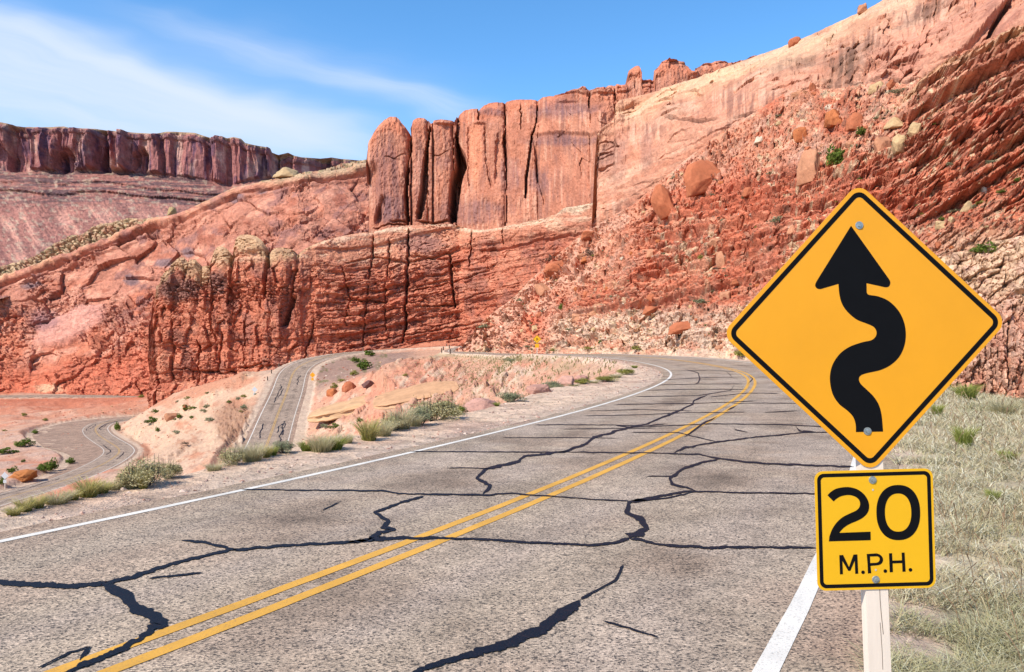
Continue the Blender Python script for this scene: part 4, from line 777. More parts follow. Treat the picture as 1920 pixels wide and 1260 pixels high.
def tal_col(U, V, X, Y, Z, D):
    s, tr, belt, low = tal_zones(U, V)
    c = np.ones(U.shape+(3,))*C(226, 138, 108); n = fbm(U/60, V/34, oct=4, seed=261)
    c = mixc(c, C(220, 100, 70), ss(-.05, .3, n+.28*ss(1250, 1350, U)*ss(330, 360, V))*.85)
    c = mixc(c, C(232, 164, 138), ss(.0, .35, fbm((U+V)/26, (V-U)/50, oct=5, seed=262)+.55*ss(1000, 950, U)*ss(500, 560, V)+.3*blob(U, V, 1090, 520, 110, 80, .5, .3, 263))*.8)
    c = mixc(c, C(214, 96, 66), np.clip(tr*.5+belt*.85+low*.9, 0, 1)); c = mixc(c, C(196, 112, 88), tr*.8)
    c = mixc(c, C(180, 72, 52), np.clip(tr*.4+belt+low, 0, 1)*ss(.05, .45, fbm(U/60, s/6, oct=4, seed=264))*.8)
    c = mixc(c, C(232, 150, 118), np.clip(tr+belt+low, 0, 1)*ss(.08, .4, fbm(U/40, s/7, oct=4, seed=265))*.75)
    c = mixc(c, C(214, 88, 58), (blob(U, V, 1400, 360, 110, 40, .5, .35, 266, -12)+blob(U, V, 1620, 400, 130, 34, .5, .35, 267, -10)+blob(U, V, 1850, 230, 120, 16, .5, .4, 268, -12)+blob(U, V, 1050, 600, 60, 14, .4, .3, 269)).clip(0, 1)*.85)
    wht = ss(566, 604, V+14*fbm(U/40, V/20, oct=3, seed=270)+.02*(U-1100))*ss(1000, 1060, U); c = mixc(c, C(240, 200, 172), wht*.85); c = mixc(c, C(226, 140, 110), wht*ss(.0, .3, fbm(U/26, V/9, oct=4, seed=271))*.8)
    tanb = ss(.30, .38, fbm(U/9, V/6, oct=3, seed=272))*ss(.0, .3, fbm(U/60, V/60, oct=2, seed=273)+.1); c = mixc(c, C(234, 198, 158), tanb*.75)
    c = mixc(c, C(150, 128, 108), ss(.30, .42, fbm(U/7, V/5, oct=3, seed=274))*.45*(1-tr))
    rtl = ss(1700, 1800, U)*ss(410, 450, V); c = mixc(c, C(225, 170, 138), rtl*.8)
    ln = 1-ss(0, 12, np.abs(V-np.interp(U, [1690, 1740, 1800, 1860, 1920], [192, 150, 118, 88, 58]))); c = mixc(c, C(222, 168, 128), ln*ss(1680, 1700, U)*.8)
    return c
def tal_n(U, V, Y):
    m = np.interp(U, [860, 1100, 1300, 1700, 2300], [.50, .54, .60, .66, .85]); g = np.stack([-.2+0*U, -1+0*U, np.ones_like(U)*.35], -1); return g
m_tal = rock_mat('talus_rock', .9, (1, 1, 1.5), crk=.6, bs=.8, mott=.24)
sheet('talus_slope', 846, 2300, 1.75, 330, TAL_T, [(846, 668), (950, 672), (1330, 680), (1500, 690), (1700, 700), (2300, 720)], tal_Y, tal_n, tal_rel, tal_col, m_tal, gain=0.8, back=(3, 9, 20), backdrop=(.2, 3, 12))

# ---- smooth slickrock dome above the talus
DOM_T = [(1118, 262), (1119, 252), (1128, 240), (1140, 232), (1151, 226), (1153, 205), (1157, 193), (1163, 187), (1175, 184), (1189, 181), (1215, 176), (1243, 169), (1262, 160), (1310, 145), (1345, 132), (1378, 120), (1418, 105), (1459, 91), (1486, 81), (1520, 66), (1550, 51), (1580, 38), (1606, 26), (1630, 14), (1660, -2), (1720, -30), (1800, -66), (1920, -130), (2300, -300)]
def dom_Y(U, V, t):
    foot = np.interp(U, [1118, 1180, 1240, 1340, 1477, 1650, 1920, 2300], [158, 150, 138, 118, 102, 82, 67, 62]); h = np.interp(U, *zip(*DOM_T)); fv = np.interp(U, *zip(*TAL_T))
    x = np.clip((fv-V)/np.maximum(fv-h, 8), -1, 1); return foot+np.interp(U, [1118, 1200, 1400, 1700, 2300], [8, 22, 32, 32, 30])*np.sign(x)*np.abs(x)**1.6
def dom_rel(U, V, X, Y, Z, t):
    s = V+.38*(U-1300); d = 1.6*fbm(U/90, s/40, oct=4, seed=281)+.35*beds(s+4*vnoise(U/60, V/60), 11, .35, 282)*(ss(260, 180, V+.3*(U-1250))+.2)
    d = d+hcrack(U, V, [(1248, 222), (1270, 228), (1305, 229), (1340, 220)], 4, 3.2, 10, 1.5)+hcrack(U, V, [(1380, 222), (1420, 214), (1450, 200)], 4, 2.5, 10, 2)
    d = d+hcrack(U, V, [(1120, 268), (1128, 262), (1138, 260), (1150, 264), (1160, 272)], 2, 1.8, 3, .5)+crack(U, V, [(1119, 250), (1121, 300), (1116, 390)], 3, 1.2)
    d = d-3*blob(U, V, 1640, 128, 42, 10, .5, .4, 283, -35)-2*blob(U, V, 1580, 145, 40, 26, .5, .5, 284)-1.5*blob(U, V, 1700, 60, 90, 24, .5, .4, 285, -30)
    d = d-4*ss(-14, 0, V-np.interp(U, [1640, 1700, 1780, 1840, 1920], [160, 165, 120, 60, -30]))*ss(1640, 1690, U)*(1-ss(20, 40, V-np.interp(U, [1640, 1700, 1780, 1840, 1920], [160, 165, 120, 60, -30])))
    d = d+crack(U, V, [(1905, -20), (1880, 20), (1868, 42), (1850, 64)], 7, 5, 6, 2)
    rug = ss(1480, 1560, U)*ss(40, 90, V+.35*(U-1500)-20); f1, f2, cid = worley(U/22., (s)/12., 286); d = d+rug*(1.4*(cid-.5)-.5*(1-ss(0, .12, f2)))*ss(.0, .3, fbm(U/50, V/50, oct=2, seed=287)+.12)
    d = d+.45*fbm(U/6, V/9, oct=4, seed=288)+.9*(worley(U/60., s/9., 289)[2]-.5)*ss(-.1, .25, fbm(U/80, V/50, oct=3, seed=290)); return d*Y/120.
def dom_col(U, V, X, Y, Z, D):
    s = V+.38*(U-1300); tp = np.interp(U, *zip(*DOM_T)); q = V-tp
    c = np.ones(U.shape+(3,))*C(212, 138, 112); c = mixc(c, C(224, 172, 136), (1-ss(14, 60, q+16*fbm(U/60, V/30, oct=3, seed=291)))*.9)
    c = mixc(c, C(228, 178, 150), ss(.05, .4, fbm(U/90, s/12, oct=4, seed=292))*.45); c = mixc(c, C(202, 112, 84), ss(.0, .35, fbm(U/70, s/18, oct=4, seed=293))*.55)
    stv = fbm(U/4.2, V/60, oct=4, seed=294); zn = ss(-.1, .3, fbm(U/70, V/50, oct=3, seed=295)+.15)*ss(18, 50, q)
    c = mixc(c, C(156, 98, 84), ss(.0, .35, stv)*zn*.8); c = mixc(c, C(232, 184, 160), ss(.05, .4, -stv)*zn*.4)
    c = mixc(c, C(168, 116, 104), (blob(U, V, 1150, 285, 26, 60, .5, .3, 296)*.5+blob(U, V, 1212, 280, 12, 40, .4, .3, 297)*.5)); c = mixc(c, C(212, 128, 100), blob(U, V, 1140, 240, 40, 22, .5, .3, 298)*.5)
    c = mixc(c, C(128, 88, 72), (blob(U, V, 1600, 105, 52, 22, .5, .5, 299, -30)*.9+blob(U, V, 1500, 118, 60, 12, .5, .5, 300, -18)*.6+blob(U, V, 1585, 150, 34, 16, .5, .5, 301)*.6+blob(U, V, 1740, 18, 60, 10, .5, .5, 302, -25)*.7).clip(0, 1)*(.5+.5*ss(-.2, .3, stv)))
    pk = ss(1590, 1680, U)*ss(-4, 24, V-np.interp(U, [1600, 1920], [90, -40])); c = mixc(c, C(214, 136, 112), pk*.8); c = mixc(c, C(176, 100, 84), pk*ss(.1, .4, fbm((U+.8*V)/30, (V-.8*U)/70, oct=4, seed=303))*.6)
    return c
m_dom = rock_mat('slickrock', 1.8, (.7, .7, 1.6), streak=.10, crk=.06, bs=.38, mott=.16)
sheet('slickrock_dome', 1118, 2300, 2.0, 190, DOM_T, [(1118, 420), (1200, 400), (1340, 285), (1500, 195), (1700, 185), (1920, 80), (2300, -100)], dom_Y, (-.2, -1, .4), dom_rel, dom_col, m_dom, gain=0.8, back=(3, 10, 30), backdrop=(.6, 3, 14), left=26)

# ---- road-cut outcrop close by on the right
OUT_T = [(1560, 560), (1640, 520), (1720, 492), (1760, 482), (1790, 474), (1815, 470), (1832, 462), (1860, 452), (1880, 450), (1920, 440), (2000, 420), (2200, 380), (2600, 330)]
def out_Y(U, V, t): return np.interp(U, [1560, 1700, 1800, 1920, 2200, 2600], [46, 38, 34, 31.5, 27, 24])+np.interp(V, [400, 560, 640, 760], [7, 3.2, .6, 0])
def out_rel(U, V, X, Y, Z, t):
    uw = U+5*fbm(U/30, V/30, seed=311); vd = V+.35*(U-1800)
    tops = 1-ss(540, 600, V); f1, f2, cid = worley(uw/40., (vd+6*fbm(U/30, V/20, seed=312))/18., 313); g1, g2, gid = worley(uw/14., V/10., 314); h1, h2, hid = worley(uw/13., V/42., 315)
    d = tops*(.75*(cid-.5)-.5*(1-ss(0, .10, f2))+.28*(gid-.5)-.2*(1-ss(0, .2, g2)))+(1-tops)*(.6*(hid-.5)-.5*(1-ss(0, .14, h2))+.3*(gid-.5)*ss(-.2, .3, fbm(U/40, V/40, seed=316))-.22*(1-ss(0, .18, g2)))
    d = d+crack(U, V, [(1895, 600), (1893, 660), (1890, 740)], [4, 6, 4], .6)+crack(U, V, [(1850, 640), (1848, 740)], 4, .5)+hcrack(U, V, [(1880, 556), (1920, 548), (1960, 530)], 4, .5)
    return d+.22*fbm(U/16, V/16, oct=5, seed=317)
def out_col(U, V, X, Y, Z, D):
    c = np.ones(U.shape+(3,))*C(222, 156, 130); tops = 1-ss(530, 590, V-.15*(U-1850)); c = mixc(c, C(226, 178, 144), tops*.9)
    c = mixc(c, C(206, 122, 98), (1-tops)*ss(-.05, .3, fbm(U/20, V/40, oct=4, seed=321))*.6); c = mixc(c, C(236, 180, 156), ss(.08, .35, fbm(U/26, V/20, oct=4, seed=322))*.7)
    return mixc(c, C(150, 96, 84), ss(.2, .45, fbm(U/12, V/9, oct=4, seed=323))*.6)
m_out = rock_mat('roadcut_rock', .35, (1, 1, 1), crk=.7, bs=.8, mott=.25)
sheet('roadcut_outcrop', 1560, 2600, 2.2, 170, OUT_T, [(1560, 700), (1700, 725), (1800, 745), (1920, 765), (2200, 800), (2600, 850)], out_Y, (-.4, -1, .3), out_rel, out_col, m_out, gain=0.65, back=(.8, 2.5, 7), backdrop=(.1, .5, 3), left=12)

# ------------------------------------------------------------------ road signs
import bmesh
m_yellow = flat_mat('sign_yellow_sheeting', C(255, 172, 22)*1.12, .38, .4, noise=.05, scale=2.2)
m_plaque = flat_mat('plaque_yellow_sheeting', C(252, 188, 20)*1.15, .38, .4, noise=.025, scale=3)
m_black = flat_mat('black_ink', (.004, .004, .005), .6, .08, noise=.1)
m_zinc = flat_mat('zinc_bolt', (.33, .36, .37), .38, .5, .7, noise=.25, scale=80)
m_alu = flat_mat('bare_aluminium', (.55, .56, .57), .4, .5, .3, noise=.1)
def wood_mat(name, c, grain=.12):
    m, nt, N, L, b = newmat(name); oc = N.new('ShaderNodeTexCoord').outputs['Object']
    n = nz(nt, scaled(nt, oc, (38, 38, 1.5)), 1.0, 6, .65); n2 = nz(nt, scaled(nt, oc, (6, 6, 2)), 1., 4)
    col = mul(nt, tuple(c), ramp(nt, n, [(.3, 1-grain), (.6, 1.03)])); col = mul(nt, col, ramp(nt, n2, [(.3, .93), (.7, 1.04)]))
    L.new(col, b.inputs['Base Color']); b.inputs['Roughness'].default_value = .7; L.new(bump(nt, n, .3, .003), b.inputs['Normal']); return m
m_post = wood_mat('cream_painted_wood', (.70, .575, .475), .05); m_wood = wood_mat('weathered_wood', (.10, .065, .045), .3)

def prism(name, P, th, mat, parent, loc=(0, 0, 0)):
    """outline P of (x, z) points as a plate of thickness th, its front face at y = 0, facing -Y"""
    bm = bmesh.new(); f = [bm.verts.new((x, 0, z)) for x, z in P]; k = [bm.verts.new((x, th, z)) for x, z in P]
    n = len(P); a = bm.faces.new(f); bm.faces.new(k[::-1])
    for i in range(n): bm.faces.new((f[i], k[i], k[(i+1) % n], f[(i+1) % n]))
    bmesh.ops.recalc_face_normals(bm, faces=bm.faces); me = bpy.data.meshes.new(name); bm.to_mesh(me); bm.free(); me.materials.append(mat)
    o = bpy.data.objects.new(name, me); COL.objects.link(o); o.parent = parent; o.location = loc; return o
def rrect(cx, cz, w_, h_, r, ang, n=9, sx=1.0):
    out = []; c, s = math.cos(ang), math.sin(ang)
    for qx, qz, a0 in ((1, 1, 0), (-1, 1, 90), (-1, -1, 180), (1, -1, 270)):
        for i in range(n):
            a = math.radians(a0+90*i/(n-1)); x = qx*(w_/2-r)+r*math.cos(a); z = qz*(h_/2-r)+r*math.sin(a)
            out.append((cx+(x*c-z*s)*sx, cz+x*s+z*c))
    return out
def ring(name, A, B, th, mat, parent, loc):
    n = len(A); V = [(x, 0, z) for x, z in A]+[(x, 0, z) for x, z in B]+[(x, th, z) for x, z in A]+[(x, th, z) for x, z in B]
    Fq = []
    for i in range(n):
        j = (i+1) % n; Fq += [(i, j, n+j, n+i), (i, 2*n+i, 2*n+j, j), (n+i, n+j, 3*n+j, 3*n+i)]
    o = mesh_np(name, V, Fq, mat, smooth=False, parent=parent); o.location = loc; return o
def spl(P, n=6):
    P = np.array(P, float); out = []
    for i in range(len(P)-1):
        p0, p1, p2, p3 = P[max(i-1, 0)], P[i], P[i+1], P[min(i+2, len(P)-1)]
        for k in range(n):
            t = k/n; out.append(.5*((2*p1)+(-p0+p2)*t+(2*p0-5*p1+4*p2-p3)*t*t+(-p0+3*p1-3*p2+p3)*t**3))
    out.append(P[-1]); return [tuple(q) for q in out]
SD = 3.0; K = SD/F
def sx_(u): return (u-U0)*K
def sz_(v): return CAMH-(v-V0)*K
bx_, bz_ = sx_(1652), gz1(sx_(1652), SD)
big = empty('road_sign', (bx_, SD, bz_))
tag(big, 'large yellow diamond sign with winding black arrow above a 20 M.P.H. plaque', 'road sign')
def toL(P, sc_=1., ou=0., ov=0.): return [(sx_(x/sc_+ou)-bx_, sz_(y/sc_+ov)-bz_) for x, y in P]
# post, leaning a little to the left
lean = .040; pw = .084; pd = .045
def post_x(z): v = V0-(z-CAMH)/K; return sx_(1636+lean*(v-875))
zt, zb = sz_(395), bz_-.45; V = []
for z in (zb, zt):
    xc = post_x(z)-bx_
    V += [(xc-pw/2, .004, z-bz_), (xc+pw/2, .004, z-bz_), (xc+pw/2, .004+pd, z-bz_), (xc-pw/2, .004+pd, z-bz_)]
me = bpy.data.meshes.new('post'); me.from_pydata(V, [], [(0, 1, 5, 4), (1, 2, 6, 5), (2, 3, 7, 6), (3, 0, 4, 7), (4, 5, 6, 7), (3, 2, 1, 0)]); me.materials.append(m_post)
post = bpy.data.objects.new('post', me); COL.objects.link(post); post.parent = big
for nm, P, w0 in (('wood_crack', [(1650, 1098), (1651, 1125), (1653, 1150), (1656, 1180), (1657, 1190)], .9), ('wood_crack', [(1651, 1168), (1653, 1195), (1655, 1225), (1656, 1256)], .7)):
    q = toL(P); L_ = [(x-w0*K*.6, z) for x, z in q]; R_ = [(x+w0*K*.6, z) for x, z in q][::-1]
    o = prism(nm, L_+R_, .001, flat_mat('crack_shadow', (.16, .11, .08), .9), post, (0, .0032, 0))
# diamond panel
ax, az = sx_(1621)-bx_, sz_(614.5)-bz_
def dia(inset, r): return rrect(ax, az, (385-2*inset)*K, (385-2*inset)*K, r*K, math.radians(45+2.5), sx=.985)
panel = prism('diamond_panel', dia(0, 24), .0025, m_yellow, big)
ring('border', dia(7.5, 18), dia(16.5, 10), .0006, m_black, panel, (0, -.0007, 0))
def Z4(P): return toL(P, 2.25, 1340, 330)
R1 = spl([(641, 490), (650, 501), (690, 508), (735, 528), (775, 568), (798, 615), (806, 665), (800, 715), (780, 760), (745, 795), (700, 818), (640, 832), (615, 842), (608, 857), (616, 877), (640, 900), (670, 930), (692, 965), (704, 1010), (710, 1078)])
L1 = spl([(596, 1080), (594, 1045), (583, 1015), (560, 990), (525, 962), (500, 925), (488, 880), (487, 835), (500, 790), (530, 748), (570, 720), (620, 702), (662, 692), (680, 675), (682, 655), (670, 636), (640, 622), (600, 606), (565, 578), (540, 545), (527, 505), (522, 455)])
head_r = [(575, 210)]+spl([(728, 425), (739, 442), (740, 455), (733, 467), (718, 469), (700, 465)], 4)+[(640, 452)]
head_l = spl([(460, 473), (445, 477), (431, 474), (424, 463), (427, 450), (436, 434)], 4)
prism('winding_arrow', Z4(head_r+R1+L1+head_l), .0006, m_black, panel, (0, -.0008, 0))
# plaque
px_, pz_ = sx_(1641)-bx_, sz_(993)-bz_
def plq(inset, r): return rrect(px_, pz_, (222-2*inset)*K, (224-2*inset)*K, r*K, math.radians(1.6))
plaque = prism('speed_plaque', plq(0, 16), .0025, m_plaque, big)
ring('border', plq(4.6, 12.5), plq(11.4, 7), .0006, m_black, plaque, (0, -.0007, 0))
def Z5(P): return toL(P, 3.073, 1500, 850)
def ell(cx, cy, a, b, n=64, e=2.25, rot=.02):
    out = []
    for i in range(n):
        t = 2*math.pi*i/n; c, s = math.cos(t), math.sin(t); x = a*math.copysign(abs(c)**(2/e), c); y = b*math.copysign(abs(s)**(2/e), s)
        out.append((cx+x+rot*y, cy+y-rot*x))
    return out
ring('digit_zero', Z5(ell(566, 341, 126, 159)), Z5(ell(565, 341, 76, 110)), .0006, m_black, plaque, (0, -.0008, 0))
two = [(158, 242)]+spl([(170, 228), (195, 210), (225, 199), (275, 194), (325, 205), (365, 232), (390, 268), (398, 305), (390, 340), (365, 368), (330, 388), (290, 405), (262, 421), (242, 438), (226, 458)])+[(406, 451), (407, 500), (166, 507)]+spl([(169, 480), (185, 437), (210, 400), (245, 368), (290, 345), (322, 330), (340, 313), (346, 290), (338, 266), (315, 248), (280, 240), (240, 246), (212, 260), (193, 277)])
prism('digit_two', Z5(two), .0006, m_black, plaque, (0, -.0008, 0))
prism('letter_m', Z5([(226, 587), (248, 585), (282, 655), (308, 583), (330, 582), (335, 693), (318, 694), (315, 618), (290, 676), (278, 677), (244, 620), (247, 696), (230, 697)]), .0006, m_black, plaque, (0, -.0008, 0))
pb = [(440, 576), (458, 582), (472, 594), (478, 611), (474, 628), (462, 640), (445, 645)]; pi = [(440, 630), (452, 625), (459, 612), (456, 600), (446, 593)]
prism('letter_p', Z5([(384, 580)]+spl(pb, 4)+[(406, 648), (410, 690), (391, 692), (389, 640), (404, 632)]+spl(pi, 4)+[(403, 594), (404, 632.5), (389, 640.5)]), .0006, m_black, plaque, (0, -.0008, 0))
prism('letter_h', Z5([(512, 576), (530, 575), (532, 618), (587, 616), (585, 572), (602, 571), (608, 681), (590, 682), (588, 632), (533, 634), (535, 684), (517, 685)]), .0006, m_black, plaque, (0, -.0008, 0))
for u_, v_ in ((363, 685), (491, 678), (636, 671)): prism('full_stop', Z5(ell(u_, v_, 10.5, 10.5, 20, 2)), .0006, m_black, plaque, (0, -.0008, 0))
def bolt(u, v, r, par):
    x, z = sx_(u)-bx_, sz_(v)-bz_; n = 20; bm = bmesh.new()
    for rr, y0, y1, seg in ((r, -.0026, 0.0, 24), (r*.48, -.0075, -.0026, 6)):
        m4 = __import__('mathutils').Matrix.Translation((x, (y0+y1)/2, z)) @ __import__('mathutils').Matrix.Rotation(math.pi/2, 4, 'X')
        bmesh.ops.create_cone(bm, cap_ends=True, segments=seg, radius1=rr, radius2=rr*(.86 if seg == 6 else .93), depth=y1-y0, matrix=m4)
    me = bpy.data.meshes.new('bolt'); bm.to_mesh(me); bm.free(); me.materials.append(m_zinc); o = bpy.data.objects.new('bolt', me); COL.objects.link(o); o.parent = par
bolt(1611, 422.5, 7.6*K, panel); bolt(1626.5, 808.5, 7.6*K, panel); bolt(1636, 900, 7.4*K, plaque); bolt(1642, 1086.5, 7.2*K, plaque)
m_hole = flat_mat('punched_hole', (.5, .42, .34), .8)
for u, v in ((1636.5, 918.5), (1642, 1068.5)): prism('bolt_hole', [(x, z) for x, z in toL([(u+2*math.cos(a), v+2*math.sin(a)) for a in np.linspace(0, 6.28, 10)[:-1]])], .0004, m_hole, plaque, (0, -.0010, 0))

def small_sign(u, v, Y, label, size, hpost, face, kind='turn', z=None, rz=0.):
    x = (u-U0)/F*Y; zg = gz1(x, Y) if z is None else z; t = empty('road_sign', (x, Y, zg), rz); tag(t, label, 'road sign')
    hh = max(CAMH-(v-V0)/F*Y-zg, 1.2); hd = size/1.414
    prism('post', [(-.05, -.3), (.05, -.3), (.05, hh+hd*.9), (-.05, hh+hd*.9)], .1, m_post, t, (0, .01, 0))
    pn = prism('diamond_panel', rrect(0, hh, size, size, .05, math.radians(45)), .006, face, t)
    if kind == 'turn':
        ring('border', rrect(0, hh, size*.94, size*.94, .05, math.radians(45)), rrect(0, hh, size*.88, size*.88, .04, math.radians(45)), .003, m_black, pn, (0, -.004, 0))
        a = [(-.14*size, -.22*size+hh), (-.14*size, .06*size+hh)]; arc = [(.14*size*-math.cos(q), .06*size+.14*size*math.sin(q)+hh) for q in np.linspace(0, math.pi, 9)]
        o = arc+[(.14*size, -.04*size+hh), (.21*size, -.04*size+hh), (.10*size, -.2*size+hh), (-.01*size, -.04*size+hh), (.07*size, -.04*size+hh)]+[(.07*size*math.cos(q), .06*size+.07*size*math.sin(q)+hh) for q in np.linspace(0, math.pi, 7)]+[(-.07*size, -.22*size+hh), (-.14*size, -.22*size+hh)]
        prism('turn_arrow', o, .003, m_black, pn, (0, -.005, 0))
    if kind != 'back1':
        h2 = hh-size*.707-size*.36
        prism('speed_plaque', rrect(0, h2, size*.62, size*.62, .04, 0), .006, face, t, (0, -.002, 0))
    return t
small_sign(1007, 636, 130, 'small yellow U-turn arrow sign standing beyond the far curve, on a pale post', 1.0, 3, m_plaque)
small_sign(586, 703, 199, 'small orange-yellow diamond sign inside the lower hairpin beside the dark brush', 1.0, 3, m_yellow, 'plain')
small_sign(477.5, 739, 188, 'pale sign seen from behind on the bank left of the lower road', 1.0, 3, m_alu, 'plain')
small_sign(9, 892, 150, 'silvery diamond sign seen from behind at the left edge above the valley road', 1.0, 3, m_alu, 'plain')

# ------------------------------------------------------------------ guard posts
bm = bmesh.new(); bmesh.ops.create_cone(bm, cap_ends=True, segments=10, radius1=.15, radius2=.14, depth=1.3); bmesh.ops.translate(bm, verts=bm.verts, vec=(0, 0, .35))
bmesh.ops.bevel(bm, geom=[e for e in bm.edges if abs(e.verts[0].co.z-1) < .01 and abs(e.verts[1].co.z-1) < .01], offset=.03, segments=2, affect='EDGES')
me_gp = bpy.data.meshes.new('guard_post'); bm.to_mesh(me_gp); bm.free(); me_gp.materials.append(m_wood)
def so_point(s, o):
    x = np.interp(s, SR, CA[:, 0])+np.interp(s, SR, NA[:, 0])*o; y = np.interp(s, SR, CA[:, 1])+np.interp(s, SR, NA[:, 1])*o; return x, y, gz1(x, y)
for s, o in ((176, -5.0), (190, -5.0), (204, -5.), (216, -5.), (246, 5.4), (254, 5.4), (262, 5.4), (284, 5.4), (293, 5.4), (301, 5.4), (309, 5.4), (317, 5.5), (326, 5.5), (335, 5.5)):
    g = bpy.data.objects.new('guard_post', me_gp); COL.objects.link(g); g.location = so_point(s, o)
    side = 'on the outside of the lower hairpin' if s > 240 else 'beside the far leg of the upper road'
    tag(g, 'short dark wooden guard post '+side, 'post', 'guard posts '+side)

# ------------------------------------------------------------------ boulders
m_bould, nt_, N_, L_n, b_ = newmat('boulder_rock')
_oi = N_.new('ShaderNodeObjectInfo'); _gp = N_.new('ShaderNodeTexCoord').outputs['Object']; _n1 = nz(nt_, _gp, 2.2, 7, .65); _n2 = nz(nt_, _gp, 11, 5, .7)
_c = mul(nt_, _oi.outputs['Color'], ramp(nt_, _n1, [(.3, .74), (.5, 1.), (.7, 1.14)])); _c = mul(nt_, _c, ramp(nt_, _n2, [(.3, .84), (.7, 1.1)])); _hs = N_.new('ShaderNodeHueSaturation'); _hs.inputs['Saturation'].default_value = 1.0; _hs.inputs['Hue'].default_value = .511; L_n.new(_c, _hs.inputs['Color']); _c = _hs.outputs[0]
L_n.new(_c, b_.inputs['Base Color']); b_.inputs['Roughness'].default_value = .92; b_.inputs['Specular IOR Level'].default_value = .15
L_n.new(bump(nt_, _n2, .6, .05, bump(nt_, _n1, .7, .15)), b_.inputs['Normal'])
def boulder_mesh(seed, boxy=.6, n=16):
    r = np.random.RandomState(seed); P = r.normal(size=(n, 3)); P /= np.abs(P).max(axis=1)[:, None]*boxy+np.linalg.norm(P, axis=1)[:, None]*(1-boxy)
    P *= .5*r.uniform(.86, 1.04, (n, 1)); P[:, 2] += .5; P[:, 2] = np.where(P[:, 2] < .3, P[:, 2]*.3, P[:, 2]); P[P[:, 2] < .12, :2] *= 1.25
    bm = bmesh.new(); [bm.verts.new(p) for p in P]; bmesh.ops.convex_hull(bm, input=bm.verts[:])
    for v in [v for v in bm.verts if not v.link_faces]: bm.verts.remove(v)
    bmesh.ops.bevel(bm, geom=bm.edges[:], offset=.035, segments=2, affect='EDGES', profile=.6)
    bmesh.ops.triangulate(bm, faces=bm.faces[:]); bmesh.ops.subdivide_edges(bm, edges=[e for e in bm.edges if e.calc_length() > .10], cuts=3, use_grid_fill=True); bmesh.ops.triangulate(bm, faces=bm.faces[:])
    co = np.array([v.co[:] for v in bm.verts]); d = .10*fbm(co[:, 0]*3.3, co[:, 1]*3.3, co[:, 2]*3.3+seed, oct=5, seed=seed, gain=.6)
    for v, k in zip(bm.verts, d): v.co += v.co.normalized()*float(k)
    me = bpy.data.meshes.new('boulder'); bm.to_mesh(me); bm.free(); me.materials.append(m_bould)
    for p in me.polygons: p.use_smooth = True
    me.update(); return me
def slab_mesh():
    u, v = np.meshgrid(np.linspace(-math.pi, math.pi, 161), np.linspace(-math.pi/2, math.pi/2, 61)); f = lambda c, e: np.sign(c)*np.abs(c)**e
    X = .5*f(np.cos(v), .3)*f(np.cos(u), .5); Y = .5*f(np.cos(v), .3)*f(np.sin(u), .5); Z = .5*f(np.sin(v), .45)
    Z = Z*(1-.55*np.abs(X*2)**2.5)*(1-.25*beds(X*30, 5, .2, 5)); X = X*(1+.03*beds(Z*12, 3, .2, 7)); Y = Y*(1+.16*beds(Z*9, 2, .2, 8)+.12*fbm(X*9, Z*3, oct=4, seed=4)); Z = Z+.06*fbm(X*14, Y*3, oct=4, seed=6)
    o = mesh_np('rock_ledge', np.stack([X, Y, Z], -1), grid_faces(61, 161), m_bould, link=False); me = o.data; bpy.data.objects.remove(o); return me
slab_me = slab_mesh()
BM = [boulder_mesh(s, bx, n) for s, bx, n in ((1, .8, 30), (2, .5, 34), (3, .75, 26), (4, .45, 38), (5, .85, 30), (6, .65, 28))]
RED, PINK, TAN, WHT, ORG, DRK = C(206, 112, 86), C(216, 144, 116), C(222, 180, 138), C(240, 214, 190), C(212, 116, 80), C(140, 100, 98)
def rock(name, p, w_, h_, col, label, group=None, k=0, tilt=0., dep=.8, cat='boulder', sink=.12, rz=None):
    o = bpy.data.objects.new(name, BM[k % 6]); COL.objects.link(o); o.location = (p[0], p[1]+w_*dep*.12, p[2]-h_*(sink+.12)); o.scale = (w_, w_*dep, h_*(1.12+sink))
    o.rotation_euler = (0, -math.radians(tilt), (k*1.9 % 6.28) if rz is None else rz); o.color = (*col, 1); tag(o, label, cat, group); return o
def hit(sh, u, v):
    if sh == 'ground': return ground_hit(u, v, 40)
    if sh == 'road': h = road_hit([u], [v])[0]; h[2] = max(gz1(h[0], h[1]), h[2]-.10); return h
    return on_sheet(sh, u, v)
T_ = 'talus_slope'
